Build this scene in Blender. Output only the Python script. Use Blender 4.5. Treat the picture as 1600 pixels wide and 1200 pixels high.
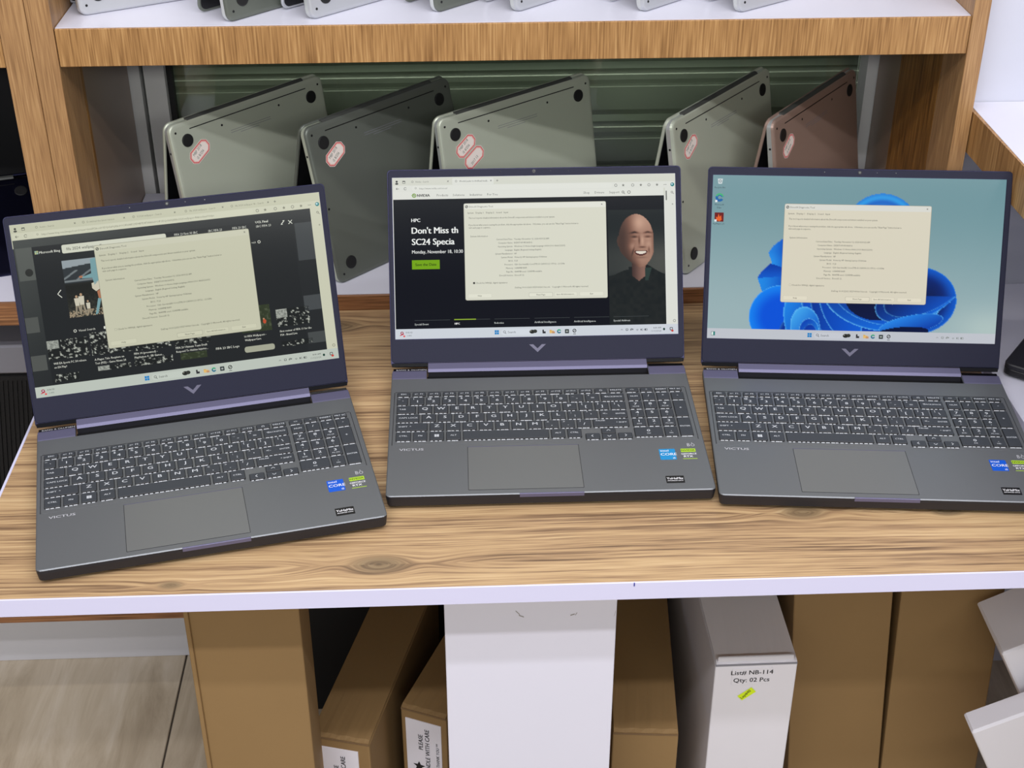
import bpy, bmesh, math, random
from math import sin, cos, pi, radians as R
from mathutils import Vector, Matrix
random.seed(7)
SC = bpy.context.scene
COL = SC.collection
for o in list(bpy.data.objects): bpy.data.objects.remove(o)

H0 = 0.70            # height of the display table top
# ------------------------------------------------------------------ camera
cam_d = bpy.data.cameras.new('camera'); cam = bpy.data.objects.new('camera', cam_d); COL.objects.link(cam)
right = Vector((0.99908145, -0.04284686, -0.00063857)); up = Vector((0.02300579, 0.52374743, 0.8515629)); fwd = Vector((0.03615225, 0.85079538, -0.52425206))
M = Matrix((right, up, -fwd)).transposed().to_4x4(); M.translation = Vector((0, 0, 0.92416 + H0))
cam.matrix_world = M
cam_d.sensor_width = 36; cam_d.lens = 2243.0 / 1600 * 36; cam_d.clip_start = .02
SC.camera = cam
# ------------------------------------------------------------------ exposure, world, lights
SC.view_settings.view_transform = 'Standard'; SC.view_settings.look = 'None'
SC.view_settings.gamma = 1; SC.view_settings.use_curve_mapping = False
EXPO = 0.0
SC.view_settings.exposure = EXPO
w = bpy.data.worlds.new('shop_surroundings'); SC.world = w; w.use_nodes = True
bg = w.node_tree.nodes['Background']; bg.inputs[0].default_value = (.90, .91, 1.0, 1); bg.inputs[1].default_value = .30
def area(name, loc, rot, sx, sy, power, col):
    l = bpy.data.lights.new(name, 'AREA'); l.shape = 'RECTANGLE'; l.size = sx; l.size_y = sy; l.energy = power; l.color = col
    o = bpy.data.objects.new(name, l); COL.objects.link(o); o.location = loc; o.rotation_euler = rot; return o
area('ceiling_strip_light', (0.1, -.38, H0 + 2.0), (R(14), 0, 0), 3.2, .07, 37, (.98, .96, 1.0))
area('ceiling_strip_light', (0.1, .02, H0 + 2.0), (R(10), 0, 0), 3.2, .07, 26, (.93, .93, 1.0))
area('ceiling_strip_light', (0.1, -2.1, H0 + 1.75), (R(55), 0, 0), 4.0, .25, 44, (.98, 1.0, .96))
area('shutter_fill_light', (0.1, 2.145, H0 + 1.0), (0, 0, 0), 1.0, .05, 2.6, (.98, 1.0, .93))  # unseen lamp added behind the glass to brighten the shutter
area('ceiling_strip_light', (0.1, 1.05, H0 + 2.0), (R(8), 0, 0), 3.2, .10, 16, (1.0, .96, .9))

# ------------------------------------------------------------------ materials
def lin(c):
    c = c / 255.0
    return c / 12.92 if c <= .04045 else ((c + .055) / 1.055) ** 2.4
def C(r, g, b): return (lin(r), lin(g), lin(b), 1)
def mat(name, col, rough=.5, metal=0, spec=.5, emis=None, es=0, bump=0, bscale=300, var=0, vscale=8):
    m = bpy.data.materials.new(name); m.use_nodes = True; nt = m.node_tree; b = nt.nodes['Principled BSDF']
    b.inputs['Base Color'].default_value = col; b.inputs['Roughness'].default_value = rough; b.inputs['Metallic'].default_value = metal
    b.inputs['Specular IOR Level'].default_value = spec
    if emis: b.inputs['Emission Color'].default_value = emis; b.inputs['Emission Strength'].default_value = es
    if bump or var:
        tc = nt.nodes.new('ShaderNodeTexCoord')
    if bump:
        n = nt.nodes.new('ShaderNodeTexNoise'); n.inputs['Scale'].default_value = bscale; nt.links.new(tc.outputs['Object'], n.inputs['Vector'])
        bp = nt.nodes.new('ShaderNodeBump'); bp.inputs['Strength'].default_value = bump; bp.inputs['Distance'].default_value = .001
        nt.links.new(n.outputs['Fac'], bp.inputs['Height']); nt.links.new(bp.outputs['Normal'], b.inputs['Normal'])
    if var:
        n = nt.nodes.new('ShaderNodeTexNoise'); n.inputs['Scale'].default_value = vscale; n.inputs['Detail'].default_value = 5; nt.links.new(tc.outputs['Object'], n.inputs['Vector'])
        mx = nt.nodes.new('ShaderNodeMix'); mx.data_type = 'RGBA'
        mx.inputs[6].default_value = tuple(v * (1 - var) for v in col[:3]) + (1,); mx.inputs[7].default_value = tuple(min(1, v * (1 + var)) for v in col[:3]) + (1,)
        nt.links.new(n.outputs['Fac'], mx.inputs[0]); nt.links.new(mx.outputs[2], b.inputs['Base Color'])
    return m
def N(nt, t, **k):
    n = nt.nodes.new(t)
    for a, v in k.items(): setattr(n, a, v)
    return n
def mth(nt, op, a, b=None, c=None, clamp=False):
    n = nt.nodes.new('ShaderNodeMath'); n.operation = op; n.use_clamp = clamp
    for i, v in enumerate((a, b, c)):
        if v is None: continue
        if isinstance(v, (int, float)): n.inputs[i].default_value = v
        else: nt.links.new(v, n.inputs[i])
    return n.outputs[0]
def ramp(nt, fac, stops):
    r = nt.nodes.new('ShaderNodeValToRGB'); cr = r.color_ramp
    while len(cr.elements) < len(stops): cr.elements.new(.5)
    for e, (p, c) in zip(cr.elements, stops): e.position = p; e.color = c
    nt.links.new(fac, r.inputs[0]); return r.outputs[0]

def wood_streak(name, axis, cols, scale=1.0, rough=.42, chevron=False):
    """fine streaky veneer; the grain runs along `axis`"""
    m = bpy.data.materials.new(name); m.use_nodes = True; nt = m.node_tree; b = nt.nodes['Principled BSDF']
    tc = N(nt, 'ShaderNodeTexCoord'); mp = N(nt, 'ShaderNodeMapping'); nt.links.new(tc.outputs['Object'], mp.inputs[0])
    s = [420 * scale] * 3; s[axis] = 14 * scale; mp.inputs['Scale'].default_value = s
    if chevron: mp.inputs['Rotation'].default_value = (R(38), 0, 0); mp.inputs['Scale'].default_value = (60, 170, 14)
    n1 = N(nt, 'ShaderNodeTexNoise'); n1.inputs['Detail'].default_value = 3; n1.inputs['Scale'].default_value = 1; nt.links.new(mp.outputs[0], n1.inputs['Vector'])
    mp2 = N(nt, 'ShaderNodeMapping'); nt.links.new(tc.outputs['Object'], mp2.inputs[0]); s2 = [45 * scale] * 3; s2[axis] = 2.5; mp2.inputs['Scale'].default_value = s2
    n2 = N(nt, 'ShaderNodeTexNoise'); n2.inputs['Scale'].default_value = 1; nt.links.new(mp2.outputs[0], n2.inputs['Vector'])
    f = mth(nt, 'ADD', mth(nt, 'MULTIPLY', n1.outputs['Fac'], .75), mth(nt, 'MULTIPLY', n2.outputs['Fac'], .25))
    c = ramp(nt, f, [(.34, cols[0]), (.45, cols[1]), (.55, cols[2]), (.66, cols[3])])
    nt.links.new(c, b.inputs['Base Color']); b.inputs['Roughness'].default_value = rough
    bp = N(nt, 'ShaderNodeBump'); bp.inputs['Strength'].default_value = .15; bp.inputs['Distance'].default_value = .0004
    nt.links.new(n1.outputs['Fac'], bp.inputs['Height']); nt.links.new(bp.outputs[0], b.inputs['Normal'])
    return m

def table_wood():
    m = bpy.data.materials.new('knotty_pine_laminate'); m.use_nodes = True; nt = m.node_tree; b = nt.nodes['Principled BSDF']; L = nt.links
    tc = N(nt, 'ShaderNodeTexCoord'); sp = N(nt, 'ShaderNodeSeparateXYZ'); L.new(tc.outputs['Object'], sp.inputs[0])
    X, Y = sp.outputs[0], sp.outputs[1]
    # slow waviness of the grain
    mp = N(nt, 'ShaderNodeMapping'); mp.inputs['Scale'].default_value = (2.4, 9, 1); L.new(tc.outputs['Object'], mp.inputs[0])
    nw = N(nt, 'ShaderNodeTexNoise'); nw.inputs['Scale'].default_value = 1; nw.inputs['Detail'].default_value = 2; L.new(mp.outputs[0], nw.inputs['Vector'])
    yy = mth(nt, 'ADD', Y, mth(nt, 'MULTIPLY', mth(nt, 'SUBTRACT', nw.outputs['Fac'], .5), .017))
    kmask = None; yk = yy
    for kx, ky, kr in ((-.087, 1.155, .024), (.364, 1.224, .020), (.519, 1.219, .014), (-.294, 1.131, .010), (-.165, 1.655, .030), (.12, 1.30, .02), (-.44, 1.60, .03), (.60, 1.56, .02)):
        dx = mth(nt, 'MULTIPLY', mth(nt, 'SUBTRACT', X, kx), .5); dy = mth(nt, 'SUBTRACT', Y, ky)
        r = mth(nt, 'SQRT', mth(nt, 'ADD', mth(nt, 'MULTIPLY', dx, dx), mth(nt, 'MULTIPLY', dy, dy)))
        g = mth(nt, 'EXPONENT', mth(nt, 'MULTIPLY', mth(nt, 'MULTIPLY', r, r), -1.0 / (kr * kr * 1.6)))
        # push the grain around the knot and turn it into rings inside
        push = mth(nt, 'MULTIPLY', mth(nt, 'MULTIPLY', g, kr * 1.1), mth(nt, 'SIGN', dy))
        yk = mth(nt, 'SUBTRACT', yk, mth(nt, 'MULTIPLY', mth(nt, 'MULTIPLY', g, .95), mth(nt, 'SUBTRACT', dy, mth(nt, 'MULTIPLY', r, mth(nt, 'SIGN', dy)))))
        core = mth(nt, 'EXPONENT', mth(nt, 'MULTIPLY', mth(nt, 'POWER', mth(nt, 'DIVIDE', r, kr * .62), 4), -1.0))
        kmask = core if kmask is None else mth(nt, 'MAXIMUM', kmask, core)
    cb = N(nt, 'ShaderNodeCombineXYZ'); L.new(mth(nt, 'MULTIPLY', X, 3.0), cb.inputs[0]); L.new(mth(nt, 'MULTIPLY', yk, 260), cb.inputs[1])
    n1 = N(nt, 'ShaderNodeTexNoise'); n1.inputs['Scale'].default_value = 1; n1.inputs['Detail'].default_value = 4; n1.inputs['Roughness'].default_value = .6; L.new(cb.outputs[0], n1.inputs['Vector'])
    cb2 = N(nt, 'ShaderNodeCombineXYZ'); L.new(mth(nt, 'MULTIPLY', X, 2.2), cb2.inputs[0]); L.new(mth(nt, 'MULTIPLY', yk, 34), cb2.inputs[1])
    n2 = N(nt, 'ShaderNodeTexNoise'); n2.inputs['Scale'].default_value = 1; n2.inputs['Detail'].default_value = 3; L.new(cb2.outputs[0], n2.inputs['Vector'])
    cb3 = N(nt, 'ShaderNodeCombineXYZ'); L.new(mth(nt, 'MULTIPLY', X, 16), cb3.inputs[0]); L.new(mth(nt, 'MULTIPLY', yk, 560), cb3.inputs[1])
    n3 = N(nt, 'ShaderNodeTexNoise'); n3.inputs['Scale'].default_value = 1; n3.inputs['Detail'].default_value = 2; L.new(cb3.outputs[0], n3.inputs['Vector'])
    f = mth(nt, 'ADD', mth(nt, 'ADD', mth(nt, 'MULTIPLY', n1.outputs['Fac'], .44), mth(nt, 'MULTIPLY', n2.outputs['Fac'], .30)), mth(nt, 'MULTIPLY', n3.outputs['Fac'], .26))
    c = ramp(nt, f, [(.36, C(92, 70, 52)), (.43, C(138, 110, 82)), (.48, C(172, 140, 104)), (.55, C(196, 164, 122)), (.66, C(214, 186, 144))])
    mx = N(nt, 'ShaderNodeMix', data_type='RGBA'); L.new(mth(nt, 'MULTIPLY', kmask, .62), mx.inputs[0]); L.new(c, mx.inputs[6]); mx.inputs[7].default_value = C(84, 74, 58)
    L.new(mx.outputs[2], b.inputs['Base Color']); b.inputs['Roughness'].default_value = .38
    bp = N(nt, 'ShaderNodeBump'); bp.inputs['Strength'].default_value = .25; bp.inputs['Distance'].default_value = .0005; L.new(f, bp.inputs['Height']); L.new(bp.outputs[0], b.inputs['Normal'])
    return m
def tile_mat():
    m = bpy.data.materials.new('travertine_floor_tile'); m.use_nodes = True; nt = m.node_tree; b = nt.nodes['Principled BSDF']; L = nt.links
    tc = N(nt, 'ShaderNodeTexCoord'); mp = N(nt, 'ShaderNodeMapping'); mp.inputs['Scale'].default_value = (20, 3.4, 1); mp.inputs['Rotation'].default_value = (0, 0, R(-9)); L.new(tc.outputs['Object'], mp.inputs[0])
    n = N(nt, 'ShaderNodeTexNoise'); n.inputs['Scale'].default_value = 1; n.inputs['Detail'].default_value = 8; n.inputs['Roughness'].default_value = .65; n.inputs['Distortion'].default_value = .6; L.new(mp.outputs[0], n.inputs['Vector'])
    c = ramp(nt, n.outputs['Fac'], [(.30, C(166, 150, 128)), (.45, C(188, 173, 150)), (.55, C(200, 186, 164)), (.70, C(214, 202, 184))])
    L.new(c, b.inputs['Base Color']); b.inputs['Roughness'].default_value = .4
    return m
def metal_brushed(name, col, rough=.36, aniso=0.0):
    m = mat(name, col, rough, 1.0)
    nt = m.node_tree; b = nt.nodes['Principled BSDF']
    tc = N(nt, 'ShaderNodeTexCoord'); n = N(nt, 'ShaderNodeTexNoise'); n.inputs['Scale'].default_value = 900; nt.links.new(tc.outputs['Object'], n.inputs['Vector'])
    bp = N(nt, 'ShaderNodeBump'); bp.inputs['Strength'].default_value = .08; bp.inputs['Distance'].default_value = .0002
    nt.links.new(n.outputs['Fac'], bp.inputs['Height']); nt.links.new(bp.outputs[0], b.inputs['Normal'])
    return m
OAK = [C(126, 88, 46), C(158, 116, 68), C(178, 134, 82), C(198, 156, 102)]
OAK2 = [C(140, 104, 66), C(162, 122, 80), C(176, 136, 90), C(190, 150, 104)]
m_oak_v = wood_streak('oak_veneer_vertical', 2, OAK)
m_oak_post = wood_streak('oak_post_veneer', 2, OAK2, 1.2)
m_oak_h = wood_streak('oak_veneer_horizontal', 0, [C(96, 60, 34), C(132, 88, 54), C(156, 106, 68), C(176, 128, 84)])
m_oak_y = wood_streak('oak_veneer_side', 2, OAK)
m_chev = wood_streak('oak_veneer_slanted', 2, [C(96, 62, 20), C(128, 86, 32), C(148, 102, 42), C(166, 120, 58)], chevron=True)
m_table = table_wood()
m_white = mat('white_melamine', C(224, 224, 238), .32, var=.02)
m_white_edge = mat('white_edge_banding', C(216, 215, 242), .4)
m_white_dull = mat('white_painted_board', C(214, 214, 220), .55, var=.03, vscale=4)
m_wall = mat('white_wall_paint', C(206, 208, 220), .7, bump=.1, bscale=120)
m_grey_panel = mat('grey_brown_panel', C(140, 118, 100), .3)
m_frame = mat('white_aluminium_frame', C(226, 226, 224), .4, var=.03)
m_shutter = mat('grey_green_shutter_metal', C(172, 178, 164), .45, .3, var=.12, vscale=6)
m_dark = mat('void_shade_board', C(18, 18, 20), .8)  # near-black colour stands in for shade in the open gaps and bays
m_black = mat('black_plastic', C(14, 14, 16), .35)
m_rubber = mat('black_rubber', C(20, 20, 20), .55)
m_cart = mat('brown_cardboard', C(142, 113, 72), .75, bump=.25, bscale=90, var=.08, vscale=7)
m_cart_edge = mat('cardboard_cut_edge', C(120, 94, 64), .85, bump=.5, bscale=500)
m_wbox = mat('white_carton', C(222, 220, 226), .6, var=.03)
m_plast = mat('grey_plastic_rail', C(128, 128, 136), .5)
m_mesh = mat('black_woven_mesh', C(8, 8, 10), .7, bump=1, bscale=700)
m_ink = mat('black_ink', C(18, 18, 22), .6)
m_blueink = mat('blue_pen_ink', C(30, 40, 150), .6)
m_paper = mat('white_paper_label', C(232, 230, 240), .6)
m_yel = mat('neon_yellow_sticker', C(214, 240, 20), .5)
m_red = mat('red_print', C(206, 40, 58), .55)
m_pink = mat('pink_edge_print', C(240, 170, 160), .6)
m_deck = metal_brushed('mica_grey_deck', C(122, 125, 128), .45); m_deck.node_tree.nodes['Principled BSDF'].inputs['Metallic'].default_value = .55
m_deck_lit = metal_brushed('mica_lit_purple', C(112, 110, 138), .5); m_deck_lit.node_tree.nodes['Principled BSDF'].inputs['Metallic'].default_value = .5  # deck metal again, its reflected light put into a lighter purple colour
m_under = mat('dark_underside_plastic', C(30, 30, 36), .5)
m_bezel = mat('navy_bezel_plastic', C(38, 39, 56), .62, spec=.2, bump=.15, bscale=1500)
m_lid = metal_brushed('navy_lid_metal', C(60, 60, 84), .4)
m_logo = mat('silver_emblem', C(104, 102, 122), .55, .2)
m_key = mat('dark_keycap', C(60, 64, 70), .55, .1)
m_keyside = mat('black_keycap_side', C(16, 17, 20), .5)
m_legend = mat('backlit_legend', C(180, 183, 188), .5, emis=C(225, 230, 235), es=.18)
m_glow = mat('key_backlight', C(230, 232, 235), .5, emis=C(225, 230, 240), es=.30)
m_pad = metal_brushed('touchpad_glassy_grey', C(122, 124, 124), .40); m_pad.node_tree.nodes['Principled BSDF'].inputs['Metallic'].default_value = .4
m_line = mat('dark_seam', C(22, 22, 26), .6)
m_silver = metal_brushed('silver_aluminium_green_lit', C(204, 210, 190), .42)  # greenish reflected light is put into this silver's colour
m_silver_top = metal_brushed('silver_aluminium_neutral', C(196, 198, 202), .4)
m_grey = metal_brushed('space_grey_aluminium', C(112, 117, 108), .34)
m_rose = metal_brushed('rose_gold_aluminium', C(172, 146, 132), .42)
m_navy = metal_brushed('midnight_aluminium', C(26, 27, 44), .5)
m_silver_edge = metal_brushed('polished_edge', C(215, 218, 214), .3)
for q_ in (m_silver, m_silver_top, m_grey, m_rose): q_.node_tree.nodes['Principled BSDF'].inputs['Metallic'].default_value = .4
m_silver_edge.node_tree.nodes['Principled BSDF'].inputs['Metallic'].default_value = .6
m_glossblack = mat('black_glass', C(8, 8, 12), .12)
m_blue = mat('blue_sticker', C(12, 88, 205), .3)
m_cyan = mat('cyan_sticker', C(30, 140, 200), .3)
m_green = mat('lime_sticker', C(168, 205, 50), .35)
m_wtxt = mat('white_print', C(235, 235, 238), .5)
m_greytxt = mat('silver_print', C(190, 190, 196), .5)
# window glass: clear with a real fresnel reflection
m_glass = bpy.data.materials.new('shop_window_glass'); m_glass.use_nodes = True; nt = m_glass.node_tree; nt.nodes.clear()
o_ = N(nt, 'ShaderNodeOutputMaterial'); mx_ = N(nt, 'ShaderNodeMixShader'); tr_ = N(nt, 'ShaderNodeBsdfTransparent'); gl_ = N(nt, 'ShaderNodeBsdfGlossy'); fr_ = N(nt, 'ShaderNodeFresnel')
tr_.inputs[0].default_value = (.93, .97, .92, 1); gl_.inputs['Roughness'].default_value = .03; fr_.inputs[0].default_value = 1.6
nt.links.new(fr_.outputs[0], mx_.inputs[0]); nt.links.new(tr_.outputs[0], mx_.inputs[1]); nt.links.new(gl_.outputs[0], mx_.inputs[2]); nt.links.new(mx_.outputs[0], o_.inputs[0])
# display panel: colours stored per vertex, given off as light
m_disp = bpy.data.materials.new('lit_display'); m_disp.use_nodes = True; nt = m_disp.node_tree; b_ = nt.nodes['Principled BSDF']
at_ = N(nt, 'ShaderNodeVertexColor'); at_.layer_name = 'pic'; nt.links.new(at_.outputs[0], b_.inputs['Emission Color'])
b_.inputs['Emission Strength'].default_value = 0.93 / 2 ** EXPO; b_.inputs['Base Color'].default_value = C(8, 8, 8); b_.inputs['Roughness'].default_value = .13; b_.inputs['Specular IOR Level'].default_value = .12

# ------------------------------------------------------------------ geometry helpers
_txt = {}
def textmesh(s, bold=0.0, res=2):
    k = (s, bold, res)
    if k not in _txt:
        cu = bpy.data.curves.new('t', 'FONT'); cu.body = s; cu.size = 1; cu.resolution_u = res; cu.offset = bold
        ob = bpy.data.objects.new('t', cu); COL.objects.link(ob)
        me = ob.to_mesh()
        vs = [(v.co.x, v.co.y) for v in me.vertices]; fs = [tuple(p.vertices) for p in me.polygons]
        ob.to_mesh_clear(); bpy.data.objects.remove(ob); bpy.data.curves.remove(cu)
        # keep every face looking up
        out = []
        for f in fs:
            a = sum(vs[f[i]][0] * vs[f[(i + 1) % len(f)]][1] - vs[f[(i + 1) % len(f)]][0] * vs[f[i]][1] for i in range(len(f)))
            out.append(f if a > 0 else f[::-1])
        x0 = min([v[0] for v in vs] or [0]); x1 = max([v[0] for v in vs] or [0])
        _txt[k] = (vs, out, x0, x1)
    return _txt[k]
class G:
    def __init__(s): s.v = []; s.f = []; s.m = []; s.c = None
    def add(s, vs, fs, m=0):
        n = len(s.v); s.v += [tuple(v) for v in vs]; s.f += [tuple(n + i for i in f) for f in fs]; s.m += [m] * len(fs); return s
    def box(s, x0, x1, y0, y1, z0, z1, m=0):
        return s.add([(x0, y0, z0), (x1, y0, z0), (x1, y1, z0), (x0, y1, z0), (x0, y0, z1), (x1, y0, z1), (x1, y1, z1), (x0, y1, z1)],
                     [(3, 2, 1, 0), (4, 5, 6, 7), (0, 1, 5, 4), (1, 2, 6, 5), (2, 3, 7, 6), (3, 0, 4, 7)], m)
    def loft(s, rings, m=0, cap=True, capm=None):
        n = len(rings[0]); vs = [p for r in rings for p in r]; fs = []
        for k in range(len(rings) - 1):
            for i in range(n):
                j = (i + 1) % n; fs.append((k * n + i, k * n + j, (k + 1) * n + j, (k + 1) * n + i))
        s.add(vs, fs, m)
        if cap:
            s.add(rings[0], [tuple(range(n))[::-1]], m); s.add(rings[-1], [tuple(range(n))], m if capm is None else capm)
        return s
    def prism(s, poly, z0, z1, m=0, capm=None): return s.loft([[(x, y, z0) for x, y in poly], [(x, y, z1) for x, y in poly]], m, True, capm)
    def slab(s, poly, layers, m=0, capm=None):
        """layers = [(z, inset), ...] of the outline"""
        return s.loft([[(x, y, z) for x, y in inset(poly, d)] for z, d in layers], m, True, capm)
    def bevbox(s, x0, x1, y0, y1, z0, z1, b=.001, m=0):
        p = rrect(x0, x1, y0, y1, b, 2)
        return s.slab(p, [(z0, b), (z0 + b, 0), (z1 - b, 0), (z1, b)], m)
    def disc(s, x, y, z0, z1, r, n=20, m=0, ry=None):
        ry = ry or r
        return s.prism([(x + r * cos(2 * pi * i / n), y + ry * sin(2 * pi * i / n)) for i in range(n)], z0, z1, m)
    def text(s, st, size, x, y, z, align='L', m=0, bold=0.0, sx=1.0, rot=0.0, res=2):
        if bold:   # heavier lettering: the same strokes laid down twice, a hair apart
            d = bold * size * .9
            s.text(st, size, x - d * cos(rot), y - d * sin(rot), z, align, m, 0, sx, rot, res)
            x += d * cos(rot); y += d * sin(rot); z += .00001
        vs, fs, a, b = textmesh(st, 0, res)
        off = {'L': -a, 'C': -(a + b) / 2, 'R': -b}[align]; cr, sr = cos(rot), sin(rot)
        pts = []
        for u, v in vs:
            uu = (u + off) * size * sx; vv = v * size; pts.append((x + uu * cr - vv * sr, y + uu * sr + vv * cr, z))
        return s.add(pts, fs, m)
    def build(s, name, mats, parent=None, loc=None, rot=None, smooth=False, bevel=0):
        me = bpy.data.meshes.new(name); me.from_pydata(s.v, [], s.f)
        for mm in (mats if isinstance(mats, (list, tuple)) else [mats]): me.materials.append(mm)
        me.polygons.foreach_set('material_index', s.m)
        if smooth: me.polygons.foreach_set('use_smooth', [True] * len(s.f)); 
        me.update()
        ob = bpy.data.objects.new(name, me); COL.objects.link(ob); ob.parent = parent
        if loc: ob.location = loc
        if rot: ob.rotation_euler = rot
        if bevel:
            bv = ob.modifiers.new('b', 'BEVEL'); bv.width = bevel; bv.segments = 2; bv.limit_method = 'ANGLE'
        return ob
def rrect(x0, x1, y0, y1, r, n=4):
    P = []
    for cx, cy, a in ((x1 - r, y0 + r, -90), (x1 - r, y1 - r, 0), (x0 + r, y1 - r, 90), (x0 + r, y0 + r, 180)):
        for i in range(n + 1):
            t = R(a + 90 * i / n); P.append((cx + r * cos(t), cy + r * sin(t)))
    return P
def inset(poly, d):
    if d == 0: return list(poly)
    out = []; n = len(poly)
    for i in range(n):
        p0 = Vector(poly[i - 1]); p = Vector(poly[i]); p1 = Vector(poly[(i + 1) % n])
        a = (p - p0); c = (p1 - p)
        if a.length < 1e-9: a = c
        if c.length < 1e-9: c = a
        a.normalize(); c.normalize(); na = Vector((-a.y, a.x)); nc = Vector((-c.y, c.x)); b = na + nc
        b = b / max(.35, (b.length_squared / 2)); out.append((p.x + b.x * d, p.y + b.y * d))
    return out
def empty(name, loc, rot=(0, 0, 0), label=None, cat=None, group=None):
    o = bpy.data.objects.new(name, None); o.empty_display_size = .05; COL.objects.link(o); o.location = loc; o.rotation_euler = rot
    tag(o, label, cat, group); return o
def tag(o, label=None, cat=None, group=None, kind=None):
    if label: o['label'] = label
    if cat: o['category'] = cat
    if group: o['group'] = group
    if kind: o['kind'] = kind
    return o
def copy_tree(o, parent=None):
    c = o.copy(); COL.objects.link(c)
    if parent: c.parent = parent
    for ch in list(o.children): copy_tree(ch, c)
    return c
Z = lambda z: z + H0

# ================================================================== STRUCTURE
fl = G().box(-2.2, 2.2, -1.2, 2.6, -.05, -.004).build('floor', mat('grey_grout', C(92, 84, 74), .8)); tag(fl, kind='structure')
m_tile = tile_mat()
tg = G(); tg.bevbox(0, .597, 0, 1.197, -.004, 0, .0012); tile0 = None
for i in range(-3, 4):
    for j in range(-1, 3):
        x = -.460 + i * .6; y = 0.05 + (j - (.33 if i % 2 else 0)) * 1.2
        if j == 2 and y > 1.6: continue
        if tile0 is None: t = tile0 = tg.build('tile', m_tile, fl, (x, y, 0))
        else: t = tile0.copy(); COL.objects.link(t); t.location = (x, y, 0)
wb = G().box(-2.2, 2.2, 2.42, 2.5, 0, 2.2).build('wall_back', m_dark); tag(wb, kind='structure')
wr = G().box(.656, 2.2, 1.735, 1.80, -.0, 2.2).build('wall_right', m_wall); tag(wr, kind='structure')
# window with its frame behind the middle compartment
wn = G()
wn.box(-.493, -.459, 2.05, 2.10, Z(.0), Z(.90)); wn.box(-.454, -.424, 2.055, 2.10, Z(.0), Z(.90)); wn.box(.619, .657, 2.05, 2.10, Z(.0), Z(.90)); wn.box(-.424, .619, 2.05, 2.10, Z(-.02), Z(.02)); wn.box(-.424, .619, 2.05, 2.10, Z(.86), Z(.90))
win = wn.build('window_1', m_frame); tag(win, kind='structure')
G().box(-.422, .617, 2.085, 2.090, Z(.02), Z(.86)).build('pane', m_glass, win)
G().box(-.424, -.416, 2.07, 2.085, Z(.02), Z(.86)).build('gasket', m_rubber, win)
sh = empty('roller_shutter', (0, 2.2, H0 - .2), label='grey-green ribbed metal roller shutter behind the shop window glass', cat='shutter')
sl = G()
prof = [(0, .000), (.004, .010), (0, .016), (-.006, .022), (-.006, .060), (-.002, .064), (-.004, .068), (-.006, .072), (-.006, .080), (0, .0845), (.006, .088), (.006, .0)]
sl.loft([[(x, p, q) for p, q in prof] for x in (-.75, .95)], 0)
s0 = sl.build('slat', m_shutter, sh, (0, 0, 0))
for k in range(1, 13):
    s_ = s0.copy(); COL.objects.link(s_); s_.location = (0, 0, k * .0885)

# ================================================================== SHELVING UNIT
su = empty('shelving_unit', (0, 1.70, 0), label='tall shelving unit with white shelves and streaky oak-veneer edges behind the table', cat='shelving')
def part(name, g, m, parent=su, **k):
    g.v = [(x, y - 1.70, z) for x, y, z in g.v] if parent is su else g.v
    return g.build(name, m, parent, **k)
def post(x0, x1, y0=1.70, y1=1.79): part('post', G().bevbox(x0, x1, y0, y1, Z(-.4885), Z(.90), .0008), m_oak_post)
post(-.5385, -.5045); post(-.5035, -.4745, 1.698); post(.6345, .655, 1.698, 1.78)
for (x0, x1, zt, zb) in ((-.4735, .634, .388, .341), (-1.6, -.539, .388, .341)):
    part('shelf_board', G().box(x0, x1, 1.704, 2.045, Z(zb) + .002, Z(zt)), m_white)
    part('edge_strip', G().bevbox(x0, x1, 1.700, 1.704, Z(zb), Z(zt) - .0005, .0006), m_oak_v)
for (x0, x1) in ((-.4735, .634), (-1.6, -.539)):
    part('shelf_board', G().box(x0, x1, 1.704, 2.045, Z(-.014), Z(.021)), m_white)
    part('edge_strip', G().bevbox(x0, x1, 1.700, 1.704, Z(-.014), Z(.0205), .0006), m_oak_h)
part('shelf_board', G().box(-1.6, .634, 1.704, 2.045, Z(-.525), Z(-.49)), m_white_dull)
part('edge_strip', G().bevbox(-1.6, .634, 1.700, 1.704, Z(-.530), Z(-.489), .0006), m_oak_h)
part('plinth', G().bevbox(-1.6, .66, 1.805, 1.825, 0.0, Z(-.526), .001), m_white_dull)
part('side_panel', G().box(-.5035, -.4745, 1.7905, 1.80, Z(.021), Z(.90)), m_chev)
part('side_panel', G().box(-.4765, -.4745, 1.80, 2.045, Z(.021), Z(.90)), m_grey_panel)
part('side_panel', G().box(.6345, .655, 1.7805, 1.945, Z(.021), Z(.90)), m_chev)
part('side_panel', G().box(.6345, .655, 1.9455, 2.045, Z(.021), Z(.90)), m_grey_panel)
part('side_panel', G().box(-.537, -.5045, 1.7905, 2.045, Z(.021), Z(.90)), m_dark)
part('side_panel', G().box(.6345, .655, 1.79, 2.045, Z(-.49), Z(-.014)), m_white_dull)
part('shade_back_panel', G().box(-1.6, -.539, 2.046, 2.06, Z(-.49), Z(.90)), m_dark)  # black sheet stands in for the darkness of the open left bay
part('shade_back_panel', G().box(-.538, .655, 2.046, 2.06, Z(-.49), Z(-.02)), m_dark)  # black sheet stands in for the shade below the lower shelf

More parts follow.
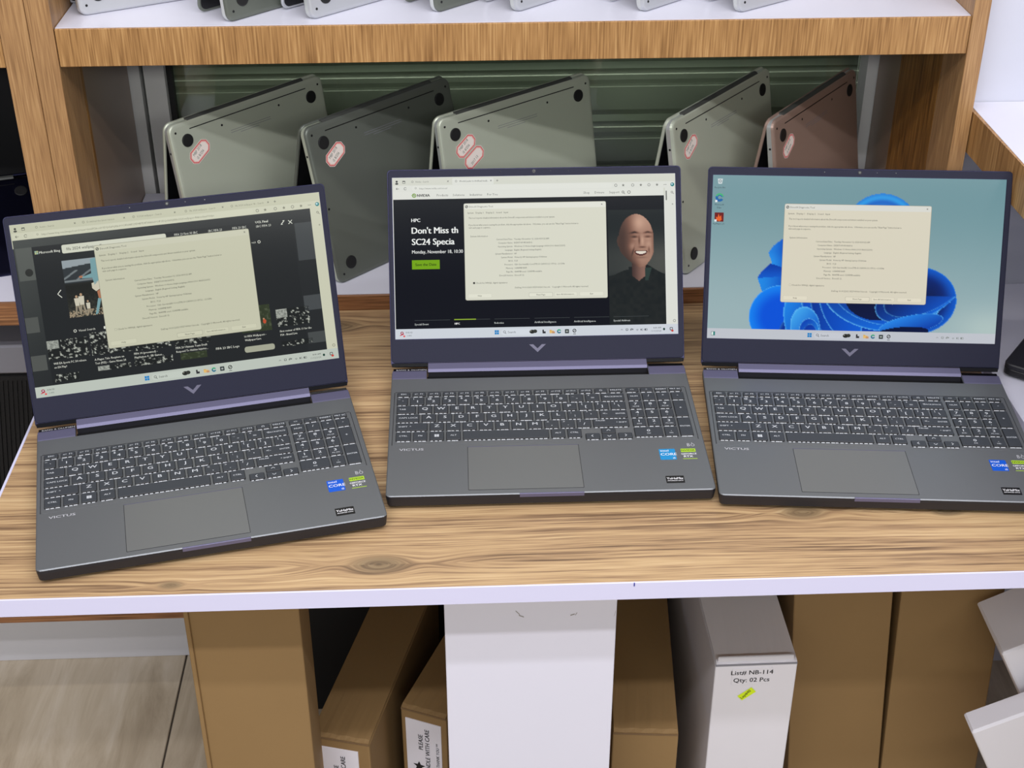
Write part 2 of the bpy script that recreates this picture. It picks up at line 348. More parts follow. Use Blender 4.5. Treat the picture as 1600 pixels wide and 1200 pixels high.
# right-hand perpendicular shelving
ru = empty('corner_shelf', (.66, 1.70, 0), label='white corner shelf with oak-veneer edge running toward the viewer at the right', cat='shelf')
def rpart(name, poly, z0, z1, m):
    G().prism([(x - .66, y - 1.70) for x, y in poly], z0, z1).build(name, m, ru)
rpart('shelf_board', [(.668, .95), (1.3, .95), (1.3, 1.734), (.661, 1.734)], Z(.212), Z(.265), m_white)
rpart('edge_strip', [(.672, .95), (.6765, .95), (.6605, 1.734), (.656, 1.734)], Z(.210), Z(.2645), m_oak_y)
rpart('shelf_board', [(.664, .95), (1.3, .95), (1.3, 1.734), (.660, 1.734)], Z(-.03), Z(.0), m_white)
rpart('side_panel', [(1.28, .95), (1.3, .95), (1.3, 1.734), (1.28, 1.734)], 0, Z(-.0305), m_white)
rpart('side_panel', [(1.1, .95), (1.12, .95), (1.12, 1.734), (1.1, 1.734)], Z(.0005), Z(.2115), m_white_dull)

# ================================================================== DISPLAY TABLE
tb = empty('display_table', (0, 1.4, 0), label='display table with knotty wood-grain top and white edges carrying three open laptops', cat='table')
def tpart(name, g, m, **k):
    g.v = [(x, y - 1.4, z) for x, y, z in g.v]; return g.build(name, m, tb, **k)
top = G().box(-.503, .648, 1.1165, 1.697, Z(-.02), Z(0)).build('tabletop', m_table); top.parent = tb; top.location = (0, -1.4, 0)
tpart('edge_band', G().bevbox(-.506, .650, 1.1145, 1.1165, Z(-.0215), Z(.0003), .0004), m_white_edge)
tpart('edge_band', G().bevbox(-.506, -.503, 1.1167, 1.697, Z(-.0215), Z(.0005), .0004), m_white_edge)
tpart('edge_band', G().bevbox(.648, .6505, 1.1167, 1.697, Z(-.0215), Z(.0003), .0004), m_white_edge)
tpart('pen_mark', G().box(.1695, .1705, 1.1139, 1.1146, Z(-.004), Z(.0002)), m_blueink)
lp = G().bevbox(-.023, .1655, 1.2, 1.236, 0, Z(-.0205), .0012)
tpart('leg_pedestal', lp, m_white)
sc = G()
for (x, z, a, l) in ((.057, -.108, -50, .007), (.061, -.113, -25, .006), (.117, -.113, 20, .005), (.121, -.112, 60, .004), (.164, -.10, 90, .01), (.1635, -.113, 80, .008)):
    ca, sa = cos(R(a)) * l / 2, sin(R(a)) * l / 2; t = .0007
    sc.add([(x - ca, 1.1998, Z(z) - sa - t), (x + ca, 1.1998, Z(z) + sa - t), (x + ca, 1.1998, Z(z) + sa + t), (x - ca, 1.1998, Z(z) - sa + t)], [(0, 1, 2, 3)])
tag(tpart('scuff_mark', sc, mat('scuff_grey', C(150, 146, 140), .8)), kind='stuff')
tpart('gap_shade_board', G().box(-.29, .645, 1.672, 1.684, 0.0, Z(-.0205)), m_dark)  # black board added to darken the gaps between the boxes

# ================================================================== BOXES UNDER THE TABLE
def carton(name, label, cat, loc, yaw, w, d, h, m, lean=0, flap=True, group=None, open_gap=True):
    e = empty(name, loc, (0, R(lean), R(yaw)), label, cat, group)
    b = G()
    b.bevbox(0, w, 0, d, 0, h - .004, .0018)
    b.build('body', m, e)
    if flap:
        # top flap: a sheet tucked in behind the front edge, with the raw cut edge showing
        g = G(); nx = 12
        rows = []
        for k, (yy, zz) in enumerate(((.0015, -.004), (.0012, .0005), (.006, .0022), (d * .3, .0024), (d * .7, .0022), (d - .002, .002))):
            rows.append([(.001 + (w - .002) * i / nx, yy, h - .004 + zz + (.0006 * sin(i * 1.7 + k) if k < 3 else 0)) for i in range(nx + 1)])
        vs = [p for r in rows for p in r]; fs = []
        for k in range(len(rows) - 1):
            for i in range(nx): a = k * (nx + 1) + i; fs.append((a, a + 1, a + nx + 2, a + nx + 1))
        g.add(vs, fs)
        fo = g.build('top_flap', m, e); so = fo.modifiers.new('s', 'SOLIDIFY'); so.thickness = .0024; so.offset = -.2
        G().box(.0005, w - .0005, -.0006, .0012, h - .0065, h - .004).build('cut_edge', m_cart_edge if m is m_cart else m_plast, e)
    return e
# tall brown carton on the left
bA = carton('cardboard_box', 'tall brown cardboard box standing under the left end of the table beside bare floor', 'box', (-.304, 1.222, 0), 1.5, .121, .094, Z(-.055), m_cart, 0, False)
G().bevbox(-.0045, .0005, -.003, .090, .001, Z(-.056), .001).build('side_flap', m_cart, bA)
bB = carton('cardboard_box', 'brown laptop box with care label, next to the tall box left of the pedestal', 'box', (-.199, 1.321, 0), -15.0, .0775, .33, .30, m_cart, 0)
bC = carton('cardboard_box', 'brown laptop box with care label squeezed against the left side of the white pedestal', 'box', (-.0865, 1.366, 0), -23.0, .064, .31, .30, m_cart, 0)
bD = carton('cardboard_box', 'plain brown laptop box directly right of the white pedestal', 'box', (.183, 1.309, 0), -4.6, .083, .36, .30, m_cart, 0)
bE = carton('white_carton', 'white carton marked NB-114 with neon yellow sticker', 'box', (.308, 1.319, 0), .5, .103, .34, .40, m_wbox, 0)
bF = carton('cardboard_box', 'tall brown cardboard box leaning right behind the white NB-114 carton', 'box', (.459, 1.43, 0), 0, .130, .22, .60, m_cart, -4.3, False)
bG = carton('cardboard_box', 'tall brown cardboard box at the far right, next to crumpled white cartons', 'box', (.591, 1.43, 0), 0, .137, .22, .60, m_cart, -3.0, False)
def care_label(par, x0, w, h, hz):
    e = G(); y = -.0012
    def T(g, st, s, x, z, m, bold=0): 
        t = G().text(st, s, 0, 0, 0, 'L', m, bold)
        # lettering runs upward on the front face
        g.add([(x - v, y - .0003, z + u) for u, v, _ in t.v], [f for f in t.f], m)
    e.box(x0, x0 + w, y, 0, hz - h, hz, 0)
    T(e, 'PLEASE', .0088, x0 + w * .47, hz - .056 if par is bB else hz - .050, 1, .02)
    T(e, 'HANDLE WITH CARE', .0088, x0 + w * .66, hz - .095, 1, .02)
    T(e, '** THANK YOU **', .0062, x0 + w * .93, hz - .082, 1, .01)
    # wine glass style star mark
    P = []
    for i in range(10):
        r = .009 if i % 2 == 0 else .004; a = pi / 2 + i * pi / 5; P.append((x0 + w * .34 + r * cos(a), y - .0003, hz - .082 + r * sin(a)))
    e.add(P, [tuple(range(10))], 1)
    e.build('care_label', [m_paper, m_ink], par)
care_label(bB, .010, .052, .13, .281)
care_label(bC, .0065, .050, .13, .281)
G().bevbox(.003, .0985, .0022, .0060, .394, .4055, .001).build('tuck_flap', m_wbox, bE)
eE = G(); eE.box(.022, .072, -.0006, 0, .362, .389, 0)
def FT(g, st, s, x, y, z, m, bold=0, al='C', rot=0):
    t = G().text(st, s, 0, 0, 0, al, m, bold, rot=rot); g.add([(x + u, y, z + v) for u, v, _ in t.v], t.f, m)
FT(eE, 'List# NB-114', .0098, .047, -.0009, .379, 1, .012); FT(eE, 'Qty: 02 Pcs', .0098, .047, -.0009, .3665, 1, .012)
eE.build('printed_label', [m_wbox, m_ink], bE)
eY = G(); ca, sa = cos(R(40)), sin(R(40))
P = [(-.011, -.005), (.011, -.005), (.011, .005), (-.011, .005)]; P = [(.043 + ca * u - sa * v, .346 + sa * u + ca * v) for u, v in P]
eY.add([(x, -.0006, z) for x, z in P], [(0, 1, 2, 3)]); FT(eY, 'Lap#40', .0058, .043, -.0009, .3445, 1, 0, 'C', R(50))
eY.build('neon_sticker', [m_yel, m_ink], bE)
# white cartons slumped at the right end
bH = empty('white_carton', (.781, 1.26, 0), (0, R(-26), 0), 'white carton slanting at the bottom right corner of the view, under the table', 'box')
G().bevbox(0, .16, 0, .035, 0, .363, .003).build('body', m_wbox, bH)
bI = empty('white_carton', (.875, 1.31, 0), (0, R(-27.6), 0), 'white carton leaning left against the last brown box, above the slanting one', 'box')
G().bevbox(0, .20, 0, .10, 0, .46, .003).build('body', m_wbox, bI)
tc_ = empty('torn_carton_flap', (.70, 1.66, Z(-.27)), (0, 0, 0), 'grey torn carton panel hanging under the table at the far right', 'cardboard')
g = G(); nx = 16; bot = [(i * .022, -.004 * (i % 2) + .006 * sin(i * 1.3) - (.012 if i < 2 else 0)) for i in range(nx)]
g.loft([[(x, t, z) for x, z in bot] + [(nx * .022, t, .17), (-.02, t, .17)] for t in (0, .004)], 0)
g.build('panel', mat('grey_carton', C(150, 140, 128), .75), tc_)
g = G(); g.loft([[(x, t, z - .004 - .003 * sin(i * 2.1)) for i, (x, z) in enumerate(bot)] + [(x, t, z + .003) for x, z in bot[::-1]] for t in (-.003, 0)], 0); g.build('torn_edge', m_paper, tc_)

# black mesh bin and dark laptop in the left bay
mb = empty('mesh_storage_bin', (-1.2, 1.76, Z(-.49)), label='black mesh-sided bin with grey rim under the left bay shelf', cat='bin')
g = G(); g.bevbox(0, .64, 0, .20, 0, .365, .004); g.build('body', m_mesh, mb)
g = G()
for k in range(90): x_ = .10 + k * .0065; g.add([(x_, -.0006, .02), (x_ + .0016, -.0006, .02), (x_ + .1016 * .45, -.0006, .355), (x_ + .1 * .45, -.0006, .355), (x_ + .0008, -.002, .02), (x_ + .0455, -.002, .355)], [(0, 4, 5, 3), (4, 1, 2, 5)])
w_ = g.build('mesh_wire', m_black, mb); tag(w_, kind='stuff')
g = G(); g.bevbox(-.004, .644, -.012, .21, .372, .418, .003); g.build('rim', m_plast, mb)

# ================================================================== OPEN GAMING LAPTOPS
mm = .001
DY, ZB = .0062, .0224
SXA, SXB, SYT, SYB = -.1737, .1727, .2293, .0326
class Scr(G):
    """flat picture drawn in 1600 x 900 screen units"""
    def __init__(s): super().__init__(); s.c = []; s.off = 0
    def P(s, u, v, z): return (SXA + u * (SXB - SXA) / 1600, SYT - v * (SYT - SYB) / 900, z)
    def z(s, L): return -.0009 + (L + s.off) * .00004
    def put(s, pts, fs, col, L):
        cols = [col] * len(pts) if not isinstance(col, list) else col
        s.add([s.P(u, v, s.z(L)) for u, v in pts], fs); s.c += cols
    def rect(s, x0, y0, x1, y1, col, L, r=0):
        if r: pts = [(x, y) for x, y in rrect(x0, x1, y0, y1, r, 3)][::-1]
        else: pts = [(x0, y1), (x1, y1), (x1, y0), (x0, y0)]
        s.put(pts, [tuple(range(len(pts)))], col, L)
    def poly(s, pts, col, L):
        a = sum(pts[i][0] * pts[(i + 1) % len(pts)][1] - pts[(i + 1) % len(pts)][0] * pts[i][1] for i in range(len(pts)))
        if a > 0: pts = pts[::-1]
        s.put(list(pts), [tuple(range(len(pts)))], col, L)
    def ell(s, x, y, rx, ry, col, L, n=16): s.poly([(x + rx * cos(2 * pi * i / n), y + ry * sin(2 * pi * i / n)) for i in range(n)], col, L)
    def ring(s, x, y, r, t, col, L, n=16, a0=0, a1=360):
        for i in range(n):
            p, q = R(a0 + (a1 - a0) * i / n), R(a0 + (a1 - a0) * (i + 1) / n)
            s.poly([(x + r * cos(p), y + r * sin(p)), (x + r * cos(q), y + r * sin(q)), (x + (r - t) * cos(q), y + (r - t) * sin(q)), (x + (r - t) * cos(p), y + (r - t) * sin(p))], col, L)
    def line(s, x0, y0, x1, y1, t, col, L):
        d = math.hypot(x1 - x0, y1 - y0) or 1; nx, ny = -(y1 - y0) / d * t / 2, (x1 - x0) / d * t / 2
        s.poly([(x0 + nx, y0 + ny), (x1 + nx, y1 + ny), (x1 - nx, y1 - ny), (x0 - nx, y0 - ny)], col, L)
    def t(s, st, size, x, y, col, L, al='L', bold=0, sx=1.0, maxx=None):
        if bold: s.t(st, size, x - bold * size, y, col, L, al, 0, sx, maxx); x += bold * size; L += .4
        vs, fs, a, b = textmesh(st, 0, 1 if size < 20 else 3)
        off = {'L': -a, 'C': -(a + b) / 2, 'R': -b}[al]
        pts = [(x + (u + off) * size * sx, y - v * size) for u, v in vs]
        if maxx: pts = [(min(p[0], maxx), p[1]) for p in pts]
        s.put(pts, fs, col, L)
    def grid(s, x0, y0, x1, y1, nx, ny, fn, L):
        pts = []; cols = []
        for j in range(ny + 1):
            for i in range(nx + 1):
                u = x0 + (x1 - x0) * i / nx; v = y0 + (y1 - y0) * j / ny; pts.append((u, v)); c = fn(u, v); cols.append((lin(c[0]), lin(c[1]), lin(c[2]), 1))
        fs = [(j * (nx + 1) + i, (j + 1) * (nx + 1) + i, (j + 1) * (nx + 1) + i + 1, j * (nx + 1) + i + 1) for j in range(ny) for i in range(nx)]
        s.put(pts, fs, cols, L)
    def done(s, parent):
        ob = s.build('screen', m_disp, parent); me = ob.data
        ca = me.color_attributes.new('pic', 'FLOAT_COLOR', 'POINT'); ca.data.foreach_set('color', [x for c in s.c for x in c]); return ob

def dialog(s, paper, title, txt, info, checked):
    s.off = 6
    s.rect(399, 149, 1204, 691, tuple(v * .55 for v in paper[:3]) + (1,), 3, 10)
    s.rect(401, 151, 1202, 689, paper, 4, 9); s.rect(402, 152, 1201, 182, title, 5)
    s.ring(416, 168, 8, 3, txt, 6); s.line(411, 173, 421, 163, 2.5, txt, 6)
    s.t('DirectX Diagnostic Tool', 13.5, 430, 173, txt, 6)
    s.line(1176, 162, 1184, 170, 1.6, txt, 6); s.line(1176, 170, 1184, 162, 1.6, txt, 6)
    x = 420
    for k in ('System', 'Display 1', 'Display 2', 'Sound', 'Input'): s.t(k, 12.5, x, 207, txt, 6); x += {'System': 47, 'Display 1': 58, 'Display 2': 58, 'Sound': 42, 'Input': 0}[k]
    s.t('This tool reports detailed information about the DirectX components and drivers installed on your system.', 13, 426, 236, txt, 6, sx=.86)
    s.t('If you know what area is causing the problem, click the appropriate tab above.  Otherwise, you can use the "Next Page" button below to', 13, 426, 275, txt, 6, sx=.86)
    s.t('visit each page in sequence.', 13, 426, 290, txt, 6, sx=.86)
    s.t('System Information', 12.5, 434, 338, txt, 6)
    y = 357
    for a, b in info:
        s.t(a, 12.5, 672, y, txt, 6, 'R', sx=.92); s.t(b, 12.5, 680, y, txt, 6, sx=.92); y += 20.2
    dk = tuple(v * .62 for v in paper[:3]) + (1,); lt = tuple(min(1, v * 1.09) for v in paper[:3]) + (1,)
    s.rect(444, 589, 455, 600, txt if checked else dk, 5); 
    if not checked: s.rect(445.5, 590.5, 453.5, 598.5, lt, 6)
    s.t('Check for WHQL digital signatures', 12.5, 459, 599, txt, 6)
    s.t('DxDiag 10.00.22621.3527 64 bit Unicode   Copyright © Microsoft. All rights reserved.', 12.5, 680, 628, txt, 6, sx=.95)
    for x0, x1, k in ((413, 548, 'Help'), (758, 892, 'Next Page'), (903, 1030, 'Save All Information...'), (1045, 1180, 'Exit')):
        s.rect(x0, 654, x1, 678, dk if k == 'Next Page' else tuple(v * .9 for v in paper[:3]) + (1,), 5, 4); s.rect(x0 + 1.5, 655.5, x1 - 1.5, 676.5, lt, 6, 4); s.t(k, 12, (x0 + x1) / 2, 670, txt, 7, 'C')
    s.off = 0
def taskbar(s, bar, txt, left='weather', clock=True, faint=None):
    s.rect(0, 844, 1600, 900, bar, 1)
    g2 = faint or txt
    for i in range(2):
        for j in range(2): s.rect(560 + i * 12.5, 860 + j * 12.5, 571 + i * 12.5, 871 + j * 12.5, C(20, 130, 200), 2)
    s.rect(596, 856, 770, 889, tuple(min(1, v * 1.08) for v in bar[:3]) + (1,), 2, 16)
    s.ring(615, 870, 7, 2, txt, 3); s.line(619, 875, 625, 881, 2.5, txt, 3); s.t('Search', 17, 634, 878, txt, 3)
    s.ell(772, 872, 16, 11, C(36, 38, 36), 4); s.ell(788, 870, 12, 10, C(52, 54, 50), 5); s.ell(764, 868, 5, 4, C(120, 120, 110), 6)
    s.rect(830, 862, 838, 883, C(30, 30, 32), 3); s.rect(830, 872, 848, 883, C(50, 50, 55), 4)
    s.rect(870, 864, 882, 870, C(214, 170, 90), 3); s.rect(870, 868, 894, 883, C(232, 190, 112), 4, 2); s.rect(884, 873, 900, 884, C(200, 150, 110), 5, 2)
    s.ring(924, 873, 12, 7, C(28, 110, 140), 3, 14, 20, 340); s.ring(924, 873, 12, 5, C(60, 180, 120), 4, 8, 200, 330)
    s.rect(957, 862, 980, 885, C(48, 58, 60), 3, 2); s.rect(963, 869, 974, 878, C(170, 175, 170), 4)
    s.rect(996, 855, 1026, 890, tuple(min(1, v * 1.06) for v in bar[:3]) + (1,), 2, 4); s.ring(1011, 871, 11, 4, C(34, 36, 36), 3); s.line(1003, 878, 1019, 864, 3, C(60, 60, 60), 4); s.rect(1003, 888, 1019, 891, C(70, 70, 70), 4)
    if left == 'weather':
        s.ell(38, 866, 9, 8, C(150, 40, 70), 3); s.line(26, 880, 48, 872, 5, C(205, 60, 80), 4); s.ell(50, 884, 6, 5, C(230, 90, 90), 4); s.ell(38, 866, 4, 4, C(230, 225, 230), 5)
        s.t('EUR/USD', 12, 60, 868, txt, 3, sx=.8); s.t('-0.44%', 12, 64, 885, g2, 3, sx=.9)
    else:
        s.rect(22, 862, 44, 884, C(40, 90, 90), 3); s.rect(24, 864, 34, 882, C(225, 240, 235), 4); s.rect(36, 864, 42, 882, C(60, 150, 140), 4)
    x0 = 1288
    s.line(x0 - 14, 874, x0 - 8, 868, 2, g2, 3); s.line(x0 - 8, 868, x0 - 2, 874, 2, g2, 3)
    s.rect(x0 + 14, 865, x0 + 28, 877, g2, 3, 3); s.rect(x0 + 17, 867, x0 + 25, 874, bar, 4, 2); s.ring(x0 + 48, 874, 9, 4, g2, 3, 10, 180, 360); s.line(x0 + 40, 876, x0 + 58, 868, 3, g2, 3)
    for r_ in (5, 10): s.ring(x0 + 80, 880, r_, 2.4, g2, 3, 8, 225, 315)
    s.rect(x0 + 98, 868, x0 + 105, 877, g2, 3); s.ring(x0 + 104, 873, 8, 2, g2, 3, 6, -60, 60); s.rect(x0 + 120, 867, x0 + 138, 878, g2, 3, 3); s.rect(x0 + 130, 869, x0 + 136, 876, bar, 4)
    if clock:
        s.t('8:40 AM', 13, 1503, 868, txt, 3, 'R'); s.t('11/12/2024', 13, 1503, 886, g2, 3, 'R')
        s.ell(1520, 872, 6, 7, C(20, 60, 50), 3); s.rect(1552, 862, 1570, 880, g2, 3, 4); s.rect(1556, 866, 1566, 875, bar, 4, 2); s.ell(1567, 882, 7, 6, C(205, 70, 60), 5)
def browser(s, bar, page, txt, soft, tabs, url, urlx):
    s.rect(0, 0, 1600, 122, bar, 1)
    s.ell(26, 22, 6, 6, txt, 3); s.ell(26, 34, 9, 5, txt, 3); s.rect(58, 18, 74, 33, txt, 3, 2); s.rect(60, 23, 72, 31, bar, 4)
    for (x0, x1, st, act) in tabs:
        if act: s.rect(x0, 8, x1, 44, page, 2, 6)
        s.ring(x0 + 22, 24, 6, 2, soft, 4); s.t(st, 13.5, x0 + 40, 29, soft if not act else txt, 4, sx=.9); s.line(x1 - 20, 20, x1 - 12, 28, 1.8, txt, 4); s.line(x1 - 20, 28, x1 - 12, 20, 1.8, txt, 4)
    xe = tabs[-1][1] + 14; s.line(xe, 24, xe + 12, 24, 2, txt, 4); s.line(xe + 6, 18, xe + 6, 30, 2, txt, 4)
    s.rect(6, 44, 1594, 80, page, 2)
    s.line(22, 62, 38, 62, 2, txt, 4); s.line(22, 62, 28, 56, 2, txt, 4); s.line(22, 62, 28, 68, 2, txt, 4); s.ring(73, 62, 8, 2, txt, 4, 12, 30, 340)
    s.rect(112, 48, 1240, 76, tuple(min(1, v * 1.03) for v in page[:3]) + (1,), 3, 12); s.ring(132, 60, 5, 1.6, soft, 4)
    s.t(url, 14.5, 152, 67, soft, 4, sx=.9, maxx=1225)
    for i, x in enumerate((1262, 1304, 1358, 1404, 1450, 1496)):
        if i % 2: s.poly([(x + 9 * (1 if k % 2 == 0 else .45) * cos(-pi / 2 + k * pi / 5), 62 + 9 * (1 if k % 2 == 0 else .45) * sin(-pi / 2 + k * pi / 5)) for k in range(10)], soft, 4)
        else: s.ring(x, 62, 8, 2, txt, 4)
    for k in (-6, 0, 6): s.ell(1542 + k, 62, 1.8, 1.8, txt, 4)
    s.ell(1583, 62, 11, 11, C(30, 130, 130), 4); s.ell(1581, 60, 5, 5, C(190, 220, 230), 5)
    s.rect(1541, 80, 1600, 844, page, 2)
    s.ring(1580, 105, 6, 2, txt, 4); s.line(1585, 110, 1590, 115, 2.2, txt, 4); s.line(1577, 172, 1587, 172, 2, soft, 4); s.line(1582, 167, 1582, 177, 2, soft, 4); s.ring(1580, 826, 8, 2.5, soft, 4)
INFO = [('Current Date/Time:', 'Tuesday, November 12, 2024, 8:39:22 AM'), ('Computer Name:', 'DESKTOP-9K1A0DG'), ('Operating System:', 'Windows 11 Home Single Language 64-bit (10.0, Build 22631)'),
        ('Language:', 'English (Regional Setting: English)'), ('System Manufacturer:', 'HP'), ('System Model:', 'Victus by HP Gaming Laptop 15-fa0xxx'), ('BIOS:', 'F.23'),
        ('Processor:', '12th Gen Intel(R) Core(TM) i5-12450H (12 CPUs), ~2.0GHz'), ('Memory:', '16384MB RAM'), ('Page file:', '8640MB used, 12345MB available'), ('DirectX Version:', 'DirectX 12')]

def noise2(x, y): 
    n = math.sin(x * 12.9898 + y * 78.233) * 43758.5453; return n - math.floor(n)
def vnoise(x, y):
    xi, yi = math.floor(x), math.floor(y); fx, fy = x - xi, y - yi; fx = fx * fx * (3 - 2 * fx); fy = fy * fy * (3 - 2 * fy)
    return (noise2(xi, yi) * (1 - fx) + noise2(xi + 1, yi) * fx) * (1 - fy) + (noise2(xi, yi + 1) * (1 - fx) + noise2(xi + 1, yi + 1) * fx) * fy
def mixc(a, b, t):
    t = max(0, min(1, t)); return tuple(a[i] * (1 - t) + b[i] * t for i in range(3))
def sst(a, b, x): t = max(0, min(1, (x - a) / (b - a))); return t * t * (3 - 2 * t)

def screen_search(par):
    s = Scr(); bar = C(196, 197, 172); page = C(206, 207, 184); txt = C(66, 68, 60); soft = C(128, 128, 110); W_ = C(220, 222, 210)
    s.rect(0, 0, 1600, 900, C(40, 43, 43), 0)
    browser(s, bar, page, txt, soft, [(110, 340, 'home - Search', False), (345, 590, 'Download the latest version', False), (600, 850, 'fc2024 wallpaper - Search', False), (870, 1100, 'fifa 2024 wallpaper - Search', False), (1110, 1340, 'fifa 2024 wallpaper 4k - Search', False)],
            'https://www.bing.com/images/search?view=detailV2&ccid=3DQv5aHqX&id=0C4F6A8D29E04B7D8F3A&thid=OIP.3DQv5aHqXfifa-2024-wallpaper-4k&mediaurl=https', 0)
    s.grid(4, 80, 1541, 844, 60, 30, lambda u, v: mixc((70, 74, 72), (38, 41, 43), sst(0, 900, u * .6 + v * .8 + 60 * vnoise(u / 200, v / 200))), 3)
    s.rect(92, 122, 1440, 844, C(35, 38, 40), 4)
    for (x0, y0, x1, y1, c) in ((10, 122, 92, 290, (88, 92, 88)), (1448, 150, 1541, 350, (66, 70, 72)), (4, 480, 70, 560, (84, 87, 84)), (1448, 540, 1541, 620, (72, 76, 78)), (4, 680, 80, 760, (84, 87, 84)), (1448, 740, 1541, 800, (72, 76, 76))): s.rect(x0, y0, x1, y1, C(*c), 5)
    s.ell(62, 250, 20, 20, C(44, 46, 44), 6)
    for i in range(2):
        for j in range(2): s.rect(104 + i * 9, 144 + j * 9, 112 + i * 9, 152 + j * 9, C(190, 195, 140) if (i + j) % 2 else C(160, 190, 170), 6)
    s.t('Microsoft Bing', 18, 126, 160, W_, 6, bold=.02)
    s.rect(240, 128, 772, 172, C(212, 214, 196), 6, 8); s.t('fifa 2024 wallpaper 4k', 21, 262, 158, C(70, 72, 66), 7)
    for k, x in (('FIFA 23 First XI SBC', 816), ('SBC FIFA 23', 992), ('FIFA 23 SBC', 1120)): s.t(k, 17, x, 146, W_, 6, sx=.85)
    s.t('UCL Final', 17, 1244, 128, W_, 6, bold=.03); s.t('SBC FIFA 23', 16, 1244, 150, W_, 6)
    s.line(1378, 148, 1396, 130, 4, W_, 6); s.line(1388, 129, 1398, 129, 3, W_, 6); s.line(1377, 148, 1387, 148, 3, W_, 6)
    s.line(1418, 130, 1438, 150, 3.4, W_, 6); s.line(1418, 150, 1438, 130, 3.4, W_, 6)
    s.t('+60', 15, 1210, 232, W_, 6); s.ring(1250, 226, 8, 3, W_, 6)
    s.line(205, 356, 186, 376, 4, W_, 6); s.line(186, 376, 205, 396, 4, W_, 6)
    # football picture: stand, sky, pitch
    def foot(u, v):
        c = (150, 160, 165) if v < 250 - (u - 229) * .1 else (48, 54, 58) if v < 330 else (34, 36, 34)
        if 262 < v < 322 and (abs((u * .6 + v) % 48 - 10) < 5 or abs(v - 318) < 4): c = (120, 128, 130)
        if v > 340: c = mixc((30, 32, 30), (70, 70, 60), vnoise(u / 7, v / 7) * sst(340, 505, v))
        if v > 470: c = mixc(c, (190, 170, 140), (vnoise(u / 5, v / 5) > .55) * .8)
        return c
    s.grid(229, 209, 402, 506, 58, 90, foot, 5)
    sky = C(120, 160, 165); skin = C(176, 116, 84); wht = C(205, 200, 180)
    s.poly([(372, 215), (402, 209), (402, 330), (376, 350), (368, 290)], sky, 6); s.poly([(372, 288), (330, 300), (316, 296), (318, 310), (372, 312)], sky, 6); s.ell(314, 301, 10, 6, skin, 7)
    s.poly([(362, 340), (402, 330), (402, 372), (380, 384), (362, 366)], wht, 6); s.poly([(384, 384), (402, 376), (402, 424), (388, 420)], skin, 6); s.poly([(384, 420), (400, 424), (374, 500), (360, 504)], sky, 6)
    for px, py, k in ((276, 400, 1), (300, 392, 1.1), (330, 430, .8)):
        s.ell(px, py, 6 * k, 7 * k, C(180, 150, 120), 6); s.poly([(px - 13 * k, py + 8), (px + 13 * k, py + 8), (px + 10 * k, py + 48 * k), (px - 10 * k, py + 48 * k)], wht, 6)
        s.poly([(px - 10 * k, py + 48 * k), (px, py + 48 * k), (px - 8 * k, py + 92 * k), (px - 15 * k, py + 92 * k)], C(150, 140, 120), 6); s.poly([(px + 1, py + 48 * k), (px + 10 * k, py + 48 * k), (px + 17 * k, py + 88 * k), (px + 8 * k, py + 90 * k)], C(150, 140, 120), 6)
    s.ring(244, 576, 8, 3, W_, 6); s.t('Visual Search', 16, 262, 582, W_, 6); s.rect(390, 570, 404, 584, W_, 6, 3)
    thumbs = [(92, 612, 300, 712, 1), (312, 596, 520, 716, 2), (532, 640, 720, 720, 3), (740, 640, 930, 720, 4), (1100, 560, 1260, 700, 5), (1290, 596, 1470, 690, 1), (108, 790, 230, 830, 2), (330, 776, 500, 800, 3), (520, 764, 720, 800, 4), (760, 764, 900, 800, 5), (1300, 770, 1470, 800, 2)]
    for (x0, y0, x1, y1, k) in thumbs:
        def th(u, v, k=k, x0=x0, y0=y0, x1=x1, y1=y1):
            n = vnoise(u / 11 + k * 7, v / 9 + k * 3); n2 = vnoise(u / 4 + k, v / 4); w2 = sst(.66, .80, n * .7 + n2 * .4)
            c = mixc((30, 33, 33), (196, 200, 188), w2 * (.9 if k != 5 else .3))
            if k == 5: c = mixc(c, (70, 84, 46), .5)
            if k in (1, 3) and u < x0 + 60 and v < y0 + 44: c = mixc((190, 194, 184), (110, 114, 108), n2)
            return c
        s.grid(x0, y0, x1, y1, max(8, int((x1 - x0) / 3.6)), max(6, int((y1 - y0) / 3.6)), th, 5)
    s.ell(1225, 650, 9, 12, C(190, 80, 50), 6); s.ell(1222, 636, 5, 5, C(190, 140, 110), 6)
    s.rect(1100, 774, 1262, 806, C(168, 170, 150), 6, 12)
    for x, y, a, b in ((112, 738, 'Will EA Sports FC 24 release', 'on EA Play?'), (320, 744, 'A Plague Tale: Requiem on', 'Test (PS5) - Game News 24'), (524, 740, 'FIFA 14 (preowned) -', 'PlayStation 4 - EB Games...'), (742, 738, 'FIFA 20 Ultimate Team Draft', 'Respond To Hidden Injuries...'), (1108, 724, '16 FIFA Wallpapers -', 'WallpaperCave'), (1300, 720, 'First review of FIFA 11 for the', 'PS4 - Brand Live')):
        s.t(a, 15.5, x, y, W_, 7, sx=.9, bold=.01); s.t(b, 15.5, x, y + 20, W_, 7, sx=.9, bold=.01)
    s.t('FIFA 23 SBC Logo', 17, 950, 770, W_, 7, bold=.015)
    dialog(s, C(202, 202, 178), C(206, 206, 184), C(58, 60, 54), INFO, False)
    taskbar(s, C(192, 200, 190), C(54, 56, 58), 'weather', True, C(110, 116, 112))
    return s.done(par)

